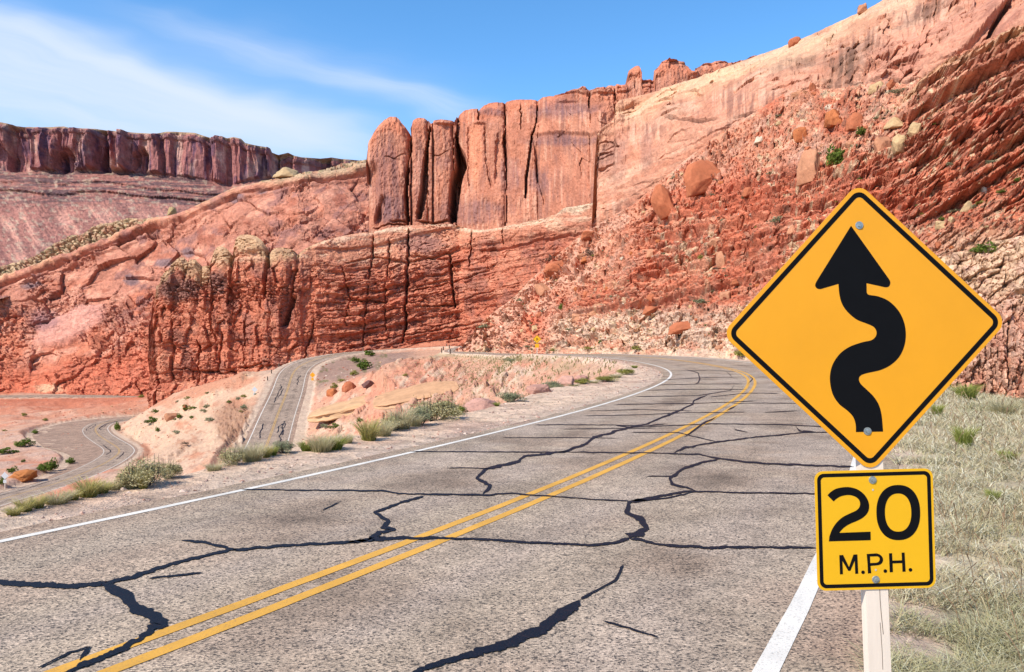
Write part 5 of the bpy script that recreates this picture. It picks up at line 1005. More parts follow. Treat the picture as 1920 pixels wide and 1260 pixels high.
BL = [
 (T_, 1328, 350, 66, 50, RED, 28, 'biggest tilted red boulder high on the talus slope, overhanging its foot'), ('red_cliff', 1173, 372, 56, 54, RED, 0, 'huge upright red block leaning on the foot of the smooth pale cliff'),
 ('red_cliff', 1200, 378, 70, 24, DRK, 28, 'dark purple-grey slab lying tilted on the rim right of the upright red block'), (T_, 1253, 402, 42, 54, RED, 40, 'long narrow red boulder lying downslope below the dark slab'),
 (T_, 1562, 236, 40, 27, ORG, 12, 'angular orange boulder high on the slope below the pale dome'), (T_, 1501, 266, 27, 27, ORG, 0, 'rounded orange boulder left of the tallest green bush on the slope'),
 (T_, 1518, 340, 46, 52, PINK, 10, 'tall pinkish block below and left of the tallest green bush on the slope'), (T_, 1688, 283, 40, 30, TAN, 0, 'pale tan boulder with a hollow, right of the tallest green bush'),
 (T_, 1654, 283, 30, 28, PINK, 0, 'squared pink boulder between the tall bush and the hollowed tan boulder'), (T_, 1712, 262, 34, 24, TAN, 30, 'pale tan boulder above the hollowed tan boulder'), (T_, 1606, 240, 34, 30, RED, 0, 'red block above the tall green bush'),
 (T_, 1648, 168, 34, 20, TAN, 10, 'large cream boulder at the top of the slope under the pale dome'), (T_, 1672, 165, 24, 14, RED, 0, 'small red boulder beside the large cream boulder at the top of the slope'), (T_, 1557, 200, 17, 9, WHT, 0, 'small whitish boulder on the upper slope left of the cream boulders'),
 (T_, 1495, 179, 28, 12, PINK, 0, 'flat pink boulder at the head of the talus under the pale dome'), (T_, 1523, 165, 13, 13, RED, 0, 'small red boulder perched at the head of the talus'), (T_, 1680, 232, 32, 18, TAN, 0, 'pale boulder uphill of the hollowed tan boulder'),
 (T_, 1223, 592, 34, 16, RED, -6, 'red boulder with a shaded underside low on the slope above the far curve'), (T_, 1285, 618, 54, 18, RED, 10, 'red slab low on the pale rocks left of the diamond sign'), (T_, 1047, 507, 54, 22, RED, 24, 'long tilted red slab at the left edge of the talus'),
 (T_, 1108, 448, 40, 16, RED, 14, 'red slab with shade under it near the top left of the talus'), (T_, 1018, 552, 40, 18, PINK, 26, 'pink tilted slab on the left edge of the talus above the small U-turn sign'), (T_, 1222, 487, 24, 15, PINK, 0, 'pinkish boulder in the middle of the talus slope'),
 (T_, 1340, 474, 28, 16, PINK, 0, 'flat pink boulder left of the diamond sign top corner'), (T_, 1352, 498, 26, 26, PINK, 0, 'tall pink boulder left of the diamond sign, above the red ledges'), (T_, 1388, 442, 16, 13, WHT, 0, 'small pale boulder left of the diamond sign near a grey bush'),
 (T_, 1765, 428, 20, 14, TAN, 0, 'tan boulder, lower of the cluster right of the diamond sign'), (T_, 1782, 421, 16, 12, TAN, 0, 'tan boulder, upper of the cluster right of the diamond sign'), (T_, 1815, 392, 18, 20, TAN, 20, 'cream upright boulder near the right edge above the green bush'),
 (T_, 1853, 352, 12, 12, WHT, 0, 'small white boulder among green shrubs near the right edge'), (T_, 1408, 366, 34, 16, RED, 0, 'red block in the middle belt of ledges'), (T_, 1448, 332, 24, 12, PINK, 0, 'small flat pink boulder below the biggest tilted boulder'),
 ('slickrock_dome', 1619, 22, 24, 17, PINK, 0, 'rounded pink boulder perched on the skyline near the top edge'), ('slickrock_dome', 1491, 83, 24, 17, RED, -10, 'small red boulder perched on the dome skyline, lower of the two'),
 ('road', 899, 762, 66, 22, C(226, 165, 152), 4, 'flat pink boulder on the gravel edge right of the big straw-coloured bush'), ('road', 1010, 736, 48, 18, C(222, 160, 146), 0, 'pink boulder on the gravel edge between two grey-green bushes'),
 ('road', 1062, 723, 34, 18, C(228, 168, 154), 0, 'rounded pink boulder beside the yellow-flowered shrub'), ('road', 1090, 711, 38, 12, C(222, 158, 146), 0, 'low pink boulder behind the yellow-flowered shrub'),
 ('ground', 318, 790, 22, 14, PINK, 10, 'pink boulder among bushes on the pale slickrock hill'), ('ground', 346, 771, 8, 11, RED, 0, 'small red stone beside a dark bush on the slickrock hill'), ('ground', 655, 731, 26, 15, RED, 18, 'red boulder on the bank inside the bend, upper of three'), ('ground', 622, 744, 24, 14, ORG, 12, 'orange boulder on the bank nearest the lower road'),
 ('ground', 690, 728, 30, 12, DRK, 6, 'dusky flat boulder right of the red boulder on the bank'), ('ground', 44, 903, 58, 18, C(206, 120, 76), 22, 'long orange rock fin beside the valley road at the left edge'),
 ('ground', 655, 778, 168, 21, C(232, 178, 140), 11, 'long tan sandstone ledge, lower of the two in the basin beside the lower road'), ('ground', 775, 745, 165, 12, C(230, 170, 134), 11, 'thin tan sandstone ledge, upper of the two in the basin beside the lower road'),
 ('ridge', 534, 324, 42, 17, C(214, 176, 138), 0, 'blocky tan knob on the ridge crest left of the fins'), ('ridge', 322, 402, 17, 16, C(206, 172, 128), 0, 'small tan knob standing on the ridge crest over the talus of the far canyon'),
]
for k, (sh, u, v, w_, h_, col, tilt, lab) in enumerate(BL):
    p = hit(sh, u, v); m = p[1]/F
    if 'sandstone ledge' in lab:
        o = bpy.data.objects.new('rock_ledge', slab_me); COL.objects.link(o); o.location = (p[0], p[1]+3, p[2]+h_*m*.1); o.scale = (w_*m, 9, h_*m*1.2); o.rotation_euler = (math.radians(8), -math.radians(tilt), .12*(k % 2)); o.color = (*col, 1); tag(o, lab, 'rock ledge'); continue
    rock('sandstone_boulder', p, w_*m, h_*m, col, lab, None, k, tilt*.6, .7, 'boulder', rz=0 if w_ > 50 else None)
rs = np.random.RandomState(11)
for k in range(190):
    for _ in range(50):
        u = rs.uniform(930, 1920); v = rs.uniform(170, 655); top = np.interp(u, *zip(*TAL_T))
        if v < top+8: continue
        s, tr, be, lo = tal_zones(np.array([u]), np.array([v])); q = vnoise(np.array([u/90.]), np.array([v/60.]), seed=5)[0]
        if tr[0]+be[0]*.7+lo[0]*.6 < .4+rs.rand()*.3 and q > rs.uniform(-1, .6): break
    p = on_sheet(T_, u, v); m = p[1]/F; w_ = rs.choice([6, 8, 10, 13, 17], p=[.3, .3, .2, .13, .07])
    top = v < 560; where = 'up on the talus slope above the far curve' if top else 'among the pale rocks just above the far curve'
    cc = [PINK, RED, TAN, WHT, ORG][rs.choice(5, p=[.4, .28, .16, .06, .1])]*rs.uniform(.85, 1.1)
    rock('sandstone_rock', p, w_*m*rs.uniform(.9, 1.5), w_*m*rs.uniform(.5, .9), cc, 'small sandstone rock lying loose '+where, 'loose rocks '+where, k+3, rs.uniform(-20, 35), .9, 'rock', .25)
# rubble too small to count
def rubble(name, P, size, cols, seed, label):
    r = np.random.RandomState(seed); n = len(P); base = np.array([(1, 0, 0), (-1, 0, 0), (0, 1, 0), (0, -1, 0), (0, 0, 1), (0, 0, -1), (.6, .6, .5), (-.55, .5, .6)], float)
    F8 = np.array([(0, 2, 6), (2, 4, 6), (4, 0, 6), (2, 1, 7), (1, 4, 7), (4, 2, 7), (1, 3, 4), (3, 0, 4), (0, 3, 5), (3, 1, 5), (1, 2, 5), (2, 0, 5)])
    a = r.uniform(0, 6.28, n); ca, sa = np.cos(a), np.sin(a); B = base[None]*r.uniform(.65, 1.2, (n, 8, 1))*np.stack([np.ones(n), r.uniform(.6, 1, n), r.uniform(.4, .8, n)], 1)[:, None]
    x = B[..., 0]*ca[:, None]-B[..., 1]*sa[:, None]; y = B[..., 0]*sa[:, None]+B[..., 1]*ca[:, None]; V = np.stack([x, y, B[..., 2]], -1)*size[:, None, None]+P[:, None]
    ci = np.array(cols)[r.randint(len(cols), size=n)]*r.uniform(.75, 1.15, (n, 1)); c = np.repeat(ci, 8, axis=0)
    o = mesh_np(name, V.reshape(-1, 3), None, m_stone, c, smooth=False, Ft=(F8[None]+(np.arange(n)*8)[:, None, None]).reshape(-1, 3)); return tag(o, label, name.replace('_', ' '), kind='stuff')
m_stone = col_mat('stone_chips', .92, .2, 3., .15)
us, Vs, Ps = SHEETS[T_]; M_ = 5200; jj = rs.randint(30, 640, M_); ii = (rs.beta(1.3, 1.0, M_)*(Ps.shape[0]-20)).astype(int); pp = Ps[ii, jj]
g = fbm(us[jj]/50, Vs[ii, jj]/34, oct=3, seed=88) > rs.uniform(-.5, .3, M_); pp = pp[g]
rubble('rubble', pp, pp[:, 1]/F*rs.choice([1.2, 1.8, 2.6, 3.8], len(pp), p=[.4, .35, .18, .07]), [PINK, RED, TAN, WHT, PINK], 3, 'loose red and pink rubble strewn over the talus slope')
sg = rs.uniform(-4, 75, 9000)**1.0; og = -np.interp(sg, [-10, 55, 60, 90], [3.7, 3.75, 4.1, 4.1])-np.abs(rs.exponential(1, 9000))*np.interp(sg, SHL_S, np.array(SHL_L)-3.6)*.55
og2 = og*0; x = np.interp(sg, SR, CA[:, 0])+np.interp(sg, SR, NA[:, 0])*og; y = np.interp(sg, SR, CA[:, 1])+np.interp(sg, SR, NA[:, 1])*og
mk = (og > -np.interp(sg, SHL_S, SHL_L)-1.2); x, y = x[mk], y[mk]; pz = ground_z(x, y)
rubble('gravel', np.stack([x, y, pz+.002], 1), np.clip(rs.exponential(.008, len(x)), .004, .04)*(1+np.hypot(x, y)/40), [C(222, 180, 160), C(235, 205, 185), C(200, 150, 130), C(180, 150, 138)], 5, 'pinkish gravel scattered on the shoulder left of the road')

def px_rub(name, n, u0, u1, v0, v1, y0, test, sizes, cols, seed, label):
    r = np.random.RandomState(seed); P = []; S = []
    for _ in range(n):
        u, v = r.uniform(u0, u1), r.uniform(v0, v1)
        if not test(u, v) or vnoise(np.array([u/25.]), np.array([v/12.]), seed=seed)[0] < r.uniform(-1, .8): continue
        p = ground_hit(u, v, y0); P.append(p); S.append(p[1]/F*r.choice(sizes))
    P = np.array(P); S = np.array(S); _, _, _, d = near_road(P[:, 0], P[:, 1]); k = d > 6; rubble(name, P[k], S[k], cols, seed, label)
px_rub('rubble', 1700, 560, 1180, 664, 850, 50, lambda u, v: v > 676-.03*(u-600) and v < 845-.27*(u-560), [1.0, 1.5, 2.2, 3.2], [PINK, RED, TAN, WHT, C(200, 130, 104)], 51, 'loose pink and tan rock chips covering the bank inside the bend')
px_rub('rubble', 900, 200, 520, 700, 880, 100, lambda u, v: True, [.8, 1.2, 2.0, 2.8], [PINK, TAN, C(190, 120, 95), WHT], 52, 'loose rock chips lying on the slickrock hill beside the lower road')
px_rub('rubble', 700, 0, 260, 745, 930, 120, lambda u, v: True, [.8, 1.3, 2.2], [PINK, RED, TAN], 53, 'loose rock chips scattered over the valley floor')

# ------------------------------------------------------------------ bushes, tufts and grass
m_leaf = None
def leaf_mat(name, tr=.25):
    m, nt, N, L, b = newmat(name); at = N.new('ShaderNodeAttribute'); at.attribute_name = 'Col'; oi = N.new('ShaderNodeObjectInfo')
    col = mul(nt, at.outputs[0], oi.outputs['Color']); L.new(col, b.inputs['Base Color']); b.inputs['Roughness'].default_value = .8; b.inputs['Specular IOR Level'].default_value = .15
    t = N.new('ShaderNodeBsdfTranslucent'); L.new(col, t.inputs[0]); mx = N.new('ShaderNodeMixShader'); mx.inputs[0].default_value = tr
    L.new(b.outputs[0], mx.inputs[1]); L.new(t.outputs[0], mx.inputs[2]); L.new(mx.outputs[0], N['Material Output'].inputs[0]); return m
m_leaf = leaf_mat('leaves'); m_blade = leaf_mat('grass_blades', .3); m_stem = flat_mat('twig_bark', (.10, .075, .055), .9, noise=.3)
def foliage(seed, n, nclump, leaf, c0, c1, flat=.9):
    """unit bush: width about 1, height about 1, standing on z = 0"""
    r = np.random.RandomState(seed); cc = r.normal(size=(nclump, 3)); cc /= np.linalg.norm(cc, axis=1)[:, None]; cc *= r.uniform(.12, .36, (nclump, 1)); cc[:, 2] = np.abs(cc[:, 2])*1.3+.22; cr = r.uniform(.10, .20, nclump)
    k = r.randint(nclump, size=n); d = r.normal(size=(n, 3)); d /= np.linalg.norm(d, axis=1)[:, None]; P = cc[k]+d*(cr[k]*r.uniform(.45, 1.12, n)**.6)[:, None]; P[:, 2] = np.abs(P[:, 2])
    a = r.normal(size=(n, 3))+d*.3; a /= np.linalg.norm(a, axis=1)[:, None]; b = np.cross(a, r.normal(size=(n, 3))); b /= np.linalg.norm(b, axis=1)[:, None]; l = leaf*r.uniform(.6, 1.4, (n, 1))
    V = np.stack([P-a*l, P+b*l*.45, P+a*l, P-b*l*.45], 1); t = (r.rand(n)*.6+.4*r.rand(nclump)[k])[:, None]; c = np.repeat((c0*(1-t)+c1*t), 4, axis=0)
    return V.reshape(-1, 3), np.arange(n*4).reshape(-1, 4), c
def stems(seed, n=9, rad=.012):
    r = np.random.RandomState(seed); V, Fq = [], []
    for i in range(n):
        a = r.uniform(0, 6.28); p0 = np.array([0.04*math.cos(a), .04*math.sin(a), -.03]); p2 = np.array([.34*math.cos(a)*r.uniform(.3, 1), .34*math.sin(a)*r.uniform(.3, 1), r.uniform(.45, .85)]); p1 = (p0+p2)/2+np.array([.08*math.cos(a), .08*math.sin(a), -.05])
        for q, rr in ((p0, rad), (p1, rad*.7), (p2, rad*.25)):
            b0 = len(V); V += [q+rr*np.array([math.cos(t), math.sin(t), 0]) for t in (0, 2.1, 4.2)]
            if q is not p0:
                for j in range(3): Fq.append((b0-3+j, b0-3+(j+1) % 3, b0+(j+1) % 3, b0+j))
    return np.array(V), np.array(Fq)
def blades(seed, n, spread, hmin, hmax, wid, c0, c1, c2, lean_=.5):
    r = np.random.RandomState(seed); a = r.uniform(0, 6.28, n); rad = spread*np.sqrt(r.rand(n)); x0 = rad*np.cos(a); y0 = rad*np.sin(a); h = r.uniform(hmin, hmax, n); b = a+r.normal(0, .7, n); ln = lean_*h*r.uniform(.15, 1.1, n)
    w2 = wid*r.uniform(.6, 1.3, n); pa = r.uniform(0, 3.14, n); wx, wy = np.cos(pa)*w2, np.sin(pa)*w2; rows = []
    for t, f in ((0, 1), (.45, .9), (.8, .6), (1., .08)):
        x = x0+np.cos(b)*ln*t**1.9; y = y0+np.sin(b)*ln*t**1.9; z = h*(t-.18*t**3); rows.append(np.stack([x-wx*f, y-wy*f, z], 1)); rows.append(np.stack([x+wx*f, y+wy*f, z], 1))
    V = np.stack(rows, 1); i = (np.arange(n)*8)[:, None, None]; Fq = i+np.array([(0, 1, 3, 2), (2, 3, 5, 4), (4, 5, 7, 6)])[None]
    k = r.rand(n)[:, None]; cb = c0*(1-k*.5)+c1*k*.5; ct = c1*(1-k)+c2*k; tt = np.array([0, 0, .4, .4, .8, .8, 1, 1])[None, :, None]
    c = cb[:, None]*(1-tt)+ct[:, None]*tt; return V.reshape(-1, 3), Fq.reshape(-1, 4), c.reshape(-1, 3)
GRN0, GRN1 = C(84, 106, 40), C(160, 178, 78); SAG0, SAG1 = C(140, 144, 104), C(214, 212, 170); STR0, STR1 = C(185, 172, 112), C(240, 226, 178); OLV0, OLV1 = C(140, 140, 62), C(215, 206, 110)
def mk(name, d, mat): o = mesh_np(name, d[0], d[1], mat, d[2], smooth=False, link=False); me = o.data; bpy.data.objects.remove(o); return me
PR = {}
for nm, c0, c1, nn, lf in (('green', GRN0, GRN1, 620, .06), ('sage', SAG0, SAG1, 620, .05), ('olive', OLV0, OLV1, 620, .05), ('brown', C(110, 86, 70), C(165, 140, 118), 420, .05)):
    PR[nm] = [mk('bush', foliage(40+7*k+len(nm), nn, 10, lf, c0, c1), m_leaf) for k in range(3)]
BIG = {nm: [mk('foliage', foliage(90+5*k+len(nm), 5200, 26, .020, c0, c1), m_leaf) for k in range(2)] for nm, c0, c1 in (('green', GRN0, GRN1), ('sage', SAG0, SAG1), ('olive', OLV0, OLV1), ('straw', STR0, STR1))}
sv, sf = stems(5, 22, .010); me_st = mesh_np('stem', sv, sf, m_stem, link=False); st_me = me_st.data; bpy.data.objects.remove(me_st)
TUF = {'tuft': [mk('grass_tuft', blades(200+k, 420, .16, .35, 1.0, .007, C(140, 144, 58), C(226, 206, 118), C(252, 236, 176), .55), m_blade) for k in range(3)],
       'gtuft': [mk('grass_tuft', blades(210+k, 420, .2, .35, 1.0, .009, C(120, 138, 52), C(178, 186, 86), C(220, 214, 128), .5), m_blade) for k in range(2)],
       'dry': [mk('grass_tuft', blades(220+k, 620, .24, .3, 1.0, .005, C(180, 166, 110), C(232, 218, 166), C(252, 240, 204), .6), m_blade) for k in range(2)]}
def plant(kind, p, w_, h_, label, group=None, k=0, tint=1.0, big=False):
    rz = (k*2.399) % 6.28; s = (w_, w_, h_)
    if big and kind in BIG:
        t = empty('desert_bush', (p[0], p[1], p[2]-.04*h_), rz); t.scale = s
        for nm, me_ in (('foliage', BIG[kind][k % 2]), ('stem', st_me)):
            o = bpy.data.objects.new(nm, me_); COL.objects.link(o); o.parent = t; o.color = (tint, tint, tint, 1)
    else:
        src = TUF.get(kind) or PR[kind]; t = bpy.data.objects.new('grass_tuft' if kind in TUF else 'desert_bush', src[k % len(src)]); COL.objects.link(t)
        t.location = (p[0], p[1], p[2]-.05*h_); t.scale = s; t.rotation_euler = (0, 0, rz); t.color = (tint, tint, tint, 1)
    tag(t, label, 'grass tuft' if kind in TUF else 'bush', group); return t
SH = [  # along the shoulder
 (26, 962, 44, 30, 'tuft', 'short green-yellow grass tuft at the far left end of the gravel shoulder'), (48, 955, 46, 38, 'tuft', 'green-yellow grass tuft, second from the left end of the shoulder'), (70, 949, 44, 38, 'tuft', 'green-yellow grass tuft, third from the left end of the shoulder'),
 (106, 940, 56, 40, 'dry', 'yellowish grass tuft, fourth from the left end of the shoulder'), (137, 933, 40, 28, 'tuft', 'low grass tuft just left of the tallest tuft'), (166, 927, 62, 56, 'tuft', 'tallest green tuft left of the big straw-coloured bush'),
 (192, 920, 44, 38, 'tuft', 'tuft close to the right of the tallest green tuft'), (216, 912, 44, 24, 'dry', 'low dry tuft at the left foot of the big straw-coloured bush'), (268, 908, 92, 66, 'straw', 'wide pale straw-coloured bush on the shoulder above the S bend'),
 (244, 911, 40, 40, 'dry', 'dry tuft growing in the left side of the wide straw bush'), (268, 912, 34, 52, 'tuft', 'green tuft in the middle of the wide straw bush'), (316, 893, 50, 40, 'straw', 'smaller straw bush touching the right side of the wide one'),
 (434, 868, 62, 40, 'straw', 'pale scraggly bush at the lower left end of the lower road'), (472, 860, 52, 48, 'dry', 'straw grass tuft in front of the left edge line of the lower road'), (500, 855, 30, 26, 'tuft', 'small tuft in front of the lower road centre line'), (402, 878, 34, 18, 'dry', 'low dry tuft beside the rubble on the shoulder'),
 (532, 848, 46, 34, 'sage', 'grey-green bush in front of the lower road right edge line'), (512, 852, 22, 18, 'gtuft', 'tiny green tuft left of the grey-green bush'), (577, 843, 40, 24, 'gtuft', 'low green tuft right of the grey-green bush'),
 (602, 844, 56, 46, 'dry', 'bushy straw tuft right of the lower road'), (626, 840, 52, 34, 'gtuft', 'green-yellow tuft touching the bushy straw tuft'), (650, 828, 30, 22, 'dry', 'small dry tuft between two bushes right of the lower road'),
 (692, 822, 58, 54, 'tuft', 'tall green-straw tuft left of the biggest bush'), (718, 814, 46, 40, 'dry', 'straw tuft between the tall tuft and the biggest bush'), (752, 802, 50, 48, 'dry', 'straw tuft at the left foot of the biggest bush'),
 (736, 806, 60, 40, 'straw', 'pale bush left of the biggest bush'), (786, 794, 60, 52, 'sage', 'greyish bush leaning on the biggest bush'), (815, 784, 92, 50, 'straw', 'biggest olive-straw bush on the shoulder, left of the flat pink boulder'), (838, 775, 62, 40, 'olive', 'olive bush on the right side of the biggest bush'),
 (862, 768, 28, 26, 'green', 'small bright green bush left of the flat pink boulder'), (778, 797, 30, 34, 'dry', 'dry tuft at the foot of the greyish bush'), (930, 760, 20, 8, 'gtuft', 'tiny tuft under the flat pink boulder'),
 (958, 750, 56, 26, 'sage', 'grey-green bush right of the flat pink boulder'), (1036, 723, 42, 24, 'sage', 'grey-green bush between the pink boulders'), (1092, 718, 34, 14, 'olive', 'yellow-flowered shrub beside the pink boulders'), (1134, 713, 42, 15, 'olive', 'low brown-green shrub right of the pink boulders'),
 (1112, 716, 24, 8, 'dry', 'low dry tuft between the two low shrubs'), (1172, 700, 36, 14, 'olive', 'yellowish shrub at the inside corner of the bend'), (1155, 706, 26, 10, 'dry', 'dry tuft left of the yellowish corner shrub'), (1190, 688, 16, 7, 'gtuft', 'tiny tuft at the tip of the inside corner of the bend'), (1075, 722, 24, 7, 'dry', 'low straw tuft under the rounded pink boulder'),
]
for k, (u, v, w_, h_, kd, lab) in enumerate(SH):
    p = hit('road', u, v+2); m = p[1]/F; plant(kd, p, w_*m*(1.3 if kd in BIG else 1.3), h_*m*(.95+.3*((k*37) % 10)/10)*(.8 if k < 8 else 1), lab, None, k, 1.0, big=kd in BIG)
GB = [ # on the ground beyond: hill, valley, basin
 (307, 746, 28, 12, 'green', 'wide green bush highest on the left side of the slickrock hill'), (292, 776, 14, 10, 'green', 'green bush midway on the hill, left of two greyish ones'), (285, 794, 24, 16, 'green', 'brightest wide green bush on the left of the slickrock hill'), (296, 810, 9, 13, 'green', 'narrow green bush below the brightest wide one'),
 (336, 785, 13, 14, 'green', 'upright green bush right of the pink boulder on the hill'), (347, 772, 12, 14, 'green', 'dark upright bush beside the small red stone'), (347, 836, 16, 10, 'brown', 'dark low bush alone on the lower pale rock'), (394, 790, 24, 10, 'sage', 'grey low bush on the pale rock right of the pink boulder'), (332, 814, 18, 8, 'sage', 'grey low bush in the middle of the lower pale rock'),
 (219, 808, 14, 24, 'green', 'tall dark bush at the right edge of the valley road bend'), (42, 838, 38, 20, 'green', 'large dark green bush left of the valley pull-out'), (11, 852, 36, 16, 'green', 'dark green bush at the left edge above the valley road'), (80, 886, 30, 24, 'green', 'bright green bush, left of the pair above the orange rock fin'), (96, 884, 26, 32, 'green', 'bright green bush, right and taller of the pair above the orange rock fin'),
 (131, 870, 20, 16, 'green', 'round green bush at the edge of the valley road'), (22, 888, 20, 18, 'green', 'green bush above the sign seen from behind'), (66, 814, 16, 11, 'green', 'green bush at the upper left of the valley pull-out'), (4, 914, 16, 22, 'green', 'green bush at the left edge beside the silvery sign'), (44, 868, 10, 9, 'green', 'small green bush between the large bushes in the valley'),
 (627, 792, 26, 18, 'green', 'green bush at the foot of the lower ledge'), (627, 806, 20, 14, 'green', 'bright green bush below the lower ledge'), (609, 806, 20, 14, 'sage', 'greyish bush left of the bright green bush below the ledge'), (675, 792, 13, 14, 'green', 'small dark green bush under the ledge, left of the shoulder tufts'), (627, 733, 16, 15, 'olive', 'green bush on the bank above the orange boulder'),
 (713, 752, 22, 13, 'sage', 'grey bush between the two ledges'), (682, 694, 36, 28, 'green', 'large dark green bush in the hollow of the lower hairpin'), (694, 668, 26, 14, 'green', 'dark green bush at the top of the hollow near the lower road'), (666, 680, 20, 14, 'green', 'dark bush at the left side of the hollow'), (662, 705, 20, 14, 'olive', 'green bush low in the hollow'),
 (958, 680, 30, 11, 'sage', 'blue-green bush on the bank below the far leg of the road'), (640, 716, 26, 7, 'olive', 'low yellowish shrub beside the small yellow sign'), (759, 710, 12, 8, 'olive', 'tiny green bush on the pink bank'),
]
for k, (u, v, w_, h_, kd, lab) in enumerate(GB):
    p = hit('ground', u, v); m = p[1]/F; plant(kd, p, w_*m*1.15, h_*m*1.15, lab, None, k, .9)
TB = [
 (1576, 302, 42, 58, 'green', 'tallest green bush, high on the talus slope'), (1614, 259, 26, 22, 'green', 'bright green bush above and right of the tallest one'), (1606, 278, 22, 13, 'sage', 'grey-green bush just right of the tallest green bush'), (1462, 216, 17, 10, 'sage', 'grey bush near the head of the talus'), (1460, 418, 34, 22, 'sage', 'large grey bush left of the top of the diamond sign'),
 (1357, 424, 20, 15, 'sage', 'grey bush in the middle of the talus, left of a pale boulder'), (1314, 500, 18, 14, 'olive', 'green bush on the lower red ledges'), (1438, 339, 22, 12, 'green', 'low dark green bush under the biggest tilted boulder'), (1687, 173, 38, 13, 'sage', 'long grey bush at the head of the talus beside the cream boulders'), (1841, 473, 54, 32, 'green', 'large bush on top of the road-cut outcrop right of the diamond sign'),
 (1876, 362, 20, 12, 'green', 'bright green bush near the right edge, left of the pair'), (1905, 344, 15, 12, 'green', 'bright green bush near the right edge, right of the pair'), (1854, 317, 24, 14, 'sage', 'grey bush near the right edge above the bright green pair'), (1773, 404, 16, 13, 'green', 'dark bush right of the diamond sign above the tan boulders'), (1798, 388, 26, 10, 'sage', 'grey bush left of the cream upright boulder'), (1846, 378, 26, 10, 'olive', 'green bush left of the cream boulders near the right edge'),
 (1054, 582, 15, 18, 'green', 'green bush on the lower left of the talus'), (908, 620, 28, 14, 'sage', 'grey-green bush at the left foot of the talus'), (1315, 573, 42, 17, 'sage', 'wide grey bush on the pale rocks left of the diamond sign'), (1107, 486, 24, 26, 'brown', 'brown bare bush in the middle left of the talus'), (1034, 478, 20, 18, 'brown', 'brown bare bush at the left rim of the talus'),
 (992, 654, 20, 10, 'sage', 'grey bush at the road edge left of the small U-turn sign'), (915, 660, 16, 16, 'brown', 'dark twiggy bush at the foot of the talus where the road disappears'), (1039, 658, 22, 8, 'olive', 'low green bush at the road edge right of the small U-turn sign'), (1105, 658, 26, 10, 'olive', 'yellow-green bush at the far road edge'), (1125, 643, 12, 12, 'green', 'bright round bush above the far road edge'), (1196, 658, 28, 12, 'olive', 'wide green bush at the far road edge'), (1390, 670, 44, 22, 'olive', 'bush at the road edge touching the left corner of the diamond sign'),
]
for k, (u, v, w_, h_, kd, lab) in enumerate(TB):
    sh = T_ if u != 1841 else 'roadcut_outcrop'; p = on_sheet(sh, u, v); m = p[1]/F; plant(kd, p, w_*m*1.2, h_*m*1.1, lab, None, k, .85)
for k in range(165):
    for _ in range(60):
        u = rs.uniform(900, 1915); v = rs.uniform(190, 660); top = np.interp(u, *zip(*TAL_T))
        if v > top+12 and vnoise(np.array([u/70.]), np.array([v/50.]), seed=15)[0] > rs.uniform(-1.2, .8): break
    p = on_sheet(T_, u, v); m = p[1]/F; w_ = rs.choice([5, 7, 9, 13], p=[.3, .35, .25, .1]); kd = ['sage', 'olive', 'green', 'brown'][rs.choice(4, p=[.5, .2, .14, .16])]
    wh = {'sage': 'small grey-green', 'olive': 'small yellow-green', 'green': 'small bright green', 'brown': 'small brown leafless'}[kd]
    plant(kd, p, w_*m*1.3, w_*m*.8, wh+' scrub bush scattered on the talus slope', wh+' scrub bushes on the talus slope', k, .9)
for k in range(36):
    u, v = (rs.uniform(255, 500), rs.uniform(735, 800)) if k < 22 else (rs.uniform(5, 215), rs.uniform(775, 850))
    if k < 22 and v > 815-.25*(u-255): v -= 20
    p = ground_hit(u, v, 130); s_, o_, z_, d_ = near_road(np.array([p[0]]), np.array([p[1]]))
    if d_[0] < 7 or (o_[0] < 0 and d_[0] < 20 and s_[0] > 660): continue
    m = p[1]/F; w_ = rs.uniform(7, 15); kd = ['green', 'sage', 'olive'][k % 3]; wh = 'on the slickrock hill' if k < 22 else 'on the valley floor'
    cl = {'green': 'dark green', 'sage': 'greyish', 'olive': 'yellow-green'}[kd]
    plant(kd, p, w_*m*1.2, w_*m*.75, 'small '+cl+' shrub dotted '+wh, 'small '+cl+' shrubs '+wh, k, .9)
VB = [(1812, 742, 70, 36, 'gtuft', 'green clump at the foot of the road-cut outcrop, right of the diamond sign'), (1757, 780, 34, 28, 'gtuft', 'green grass clump in the verge beside the lower edge of the diamond sign'), (1808, 838, 56, 52, 'gtuft', 'largest yellow-green clump in the dry grass verge'), (1890, 864, 48, 28, 'gtuft', 'yellow-green clump in the verge at the right edge'), (1861, 942, 38, 34, 'gtuft', 'yellow-green clump in the verge level with the plaque'), (1880, 775, 70, 36, 'dry', 'whitish dead brush in the verge at the right edge')]
for k, (u, v, w_, h_, kd, lab) in enumerate(VB):
    p = hit('road', u, v); m = p[1]/F; plant(kd, p, w_*m*1.0, h_*m*1.1, lab, None, k+1, .95)
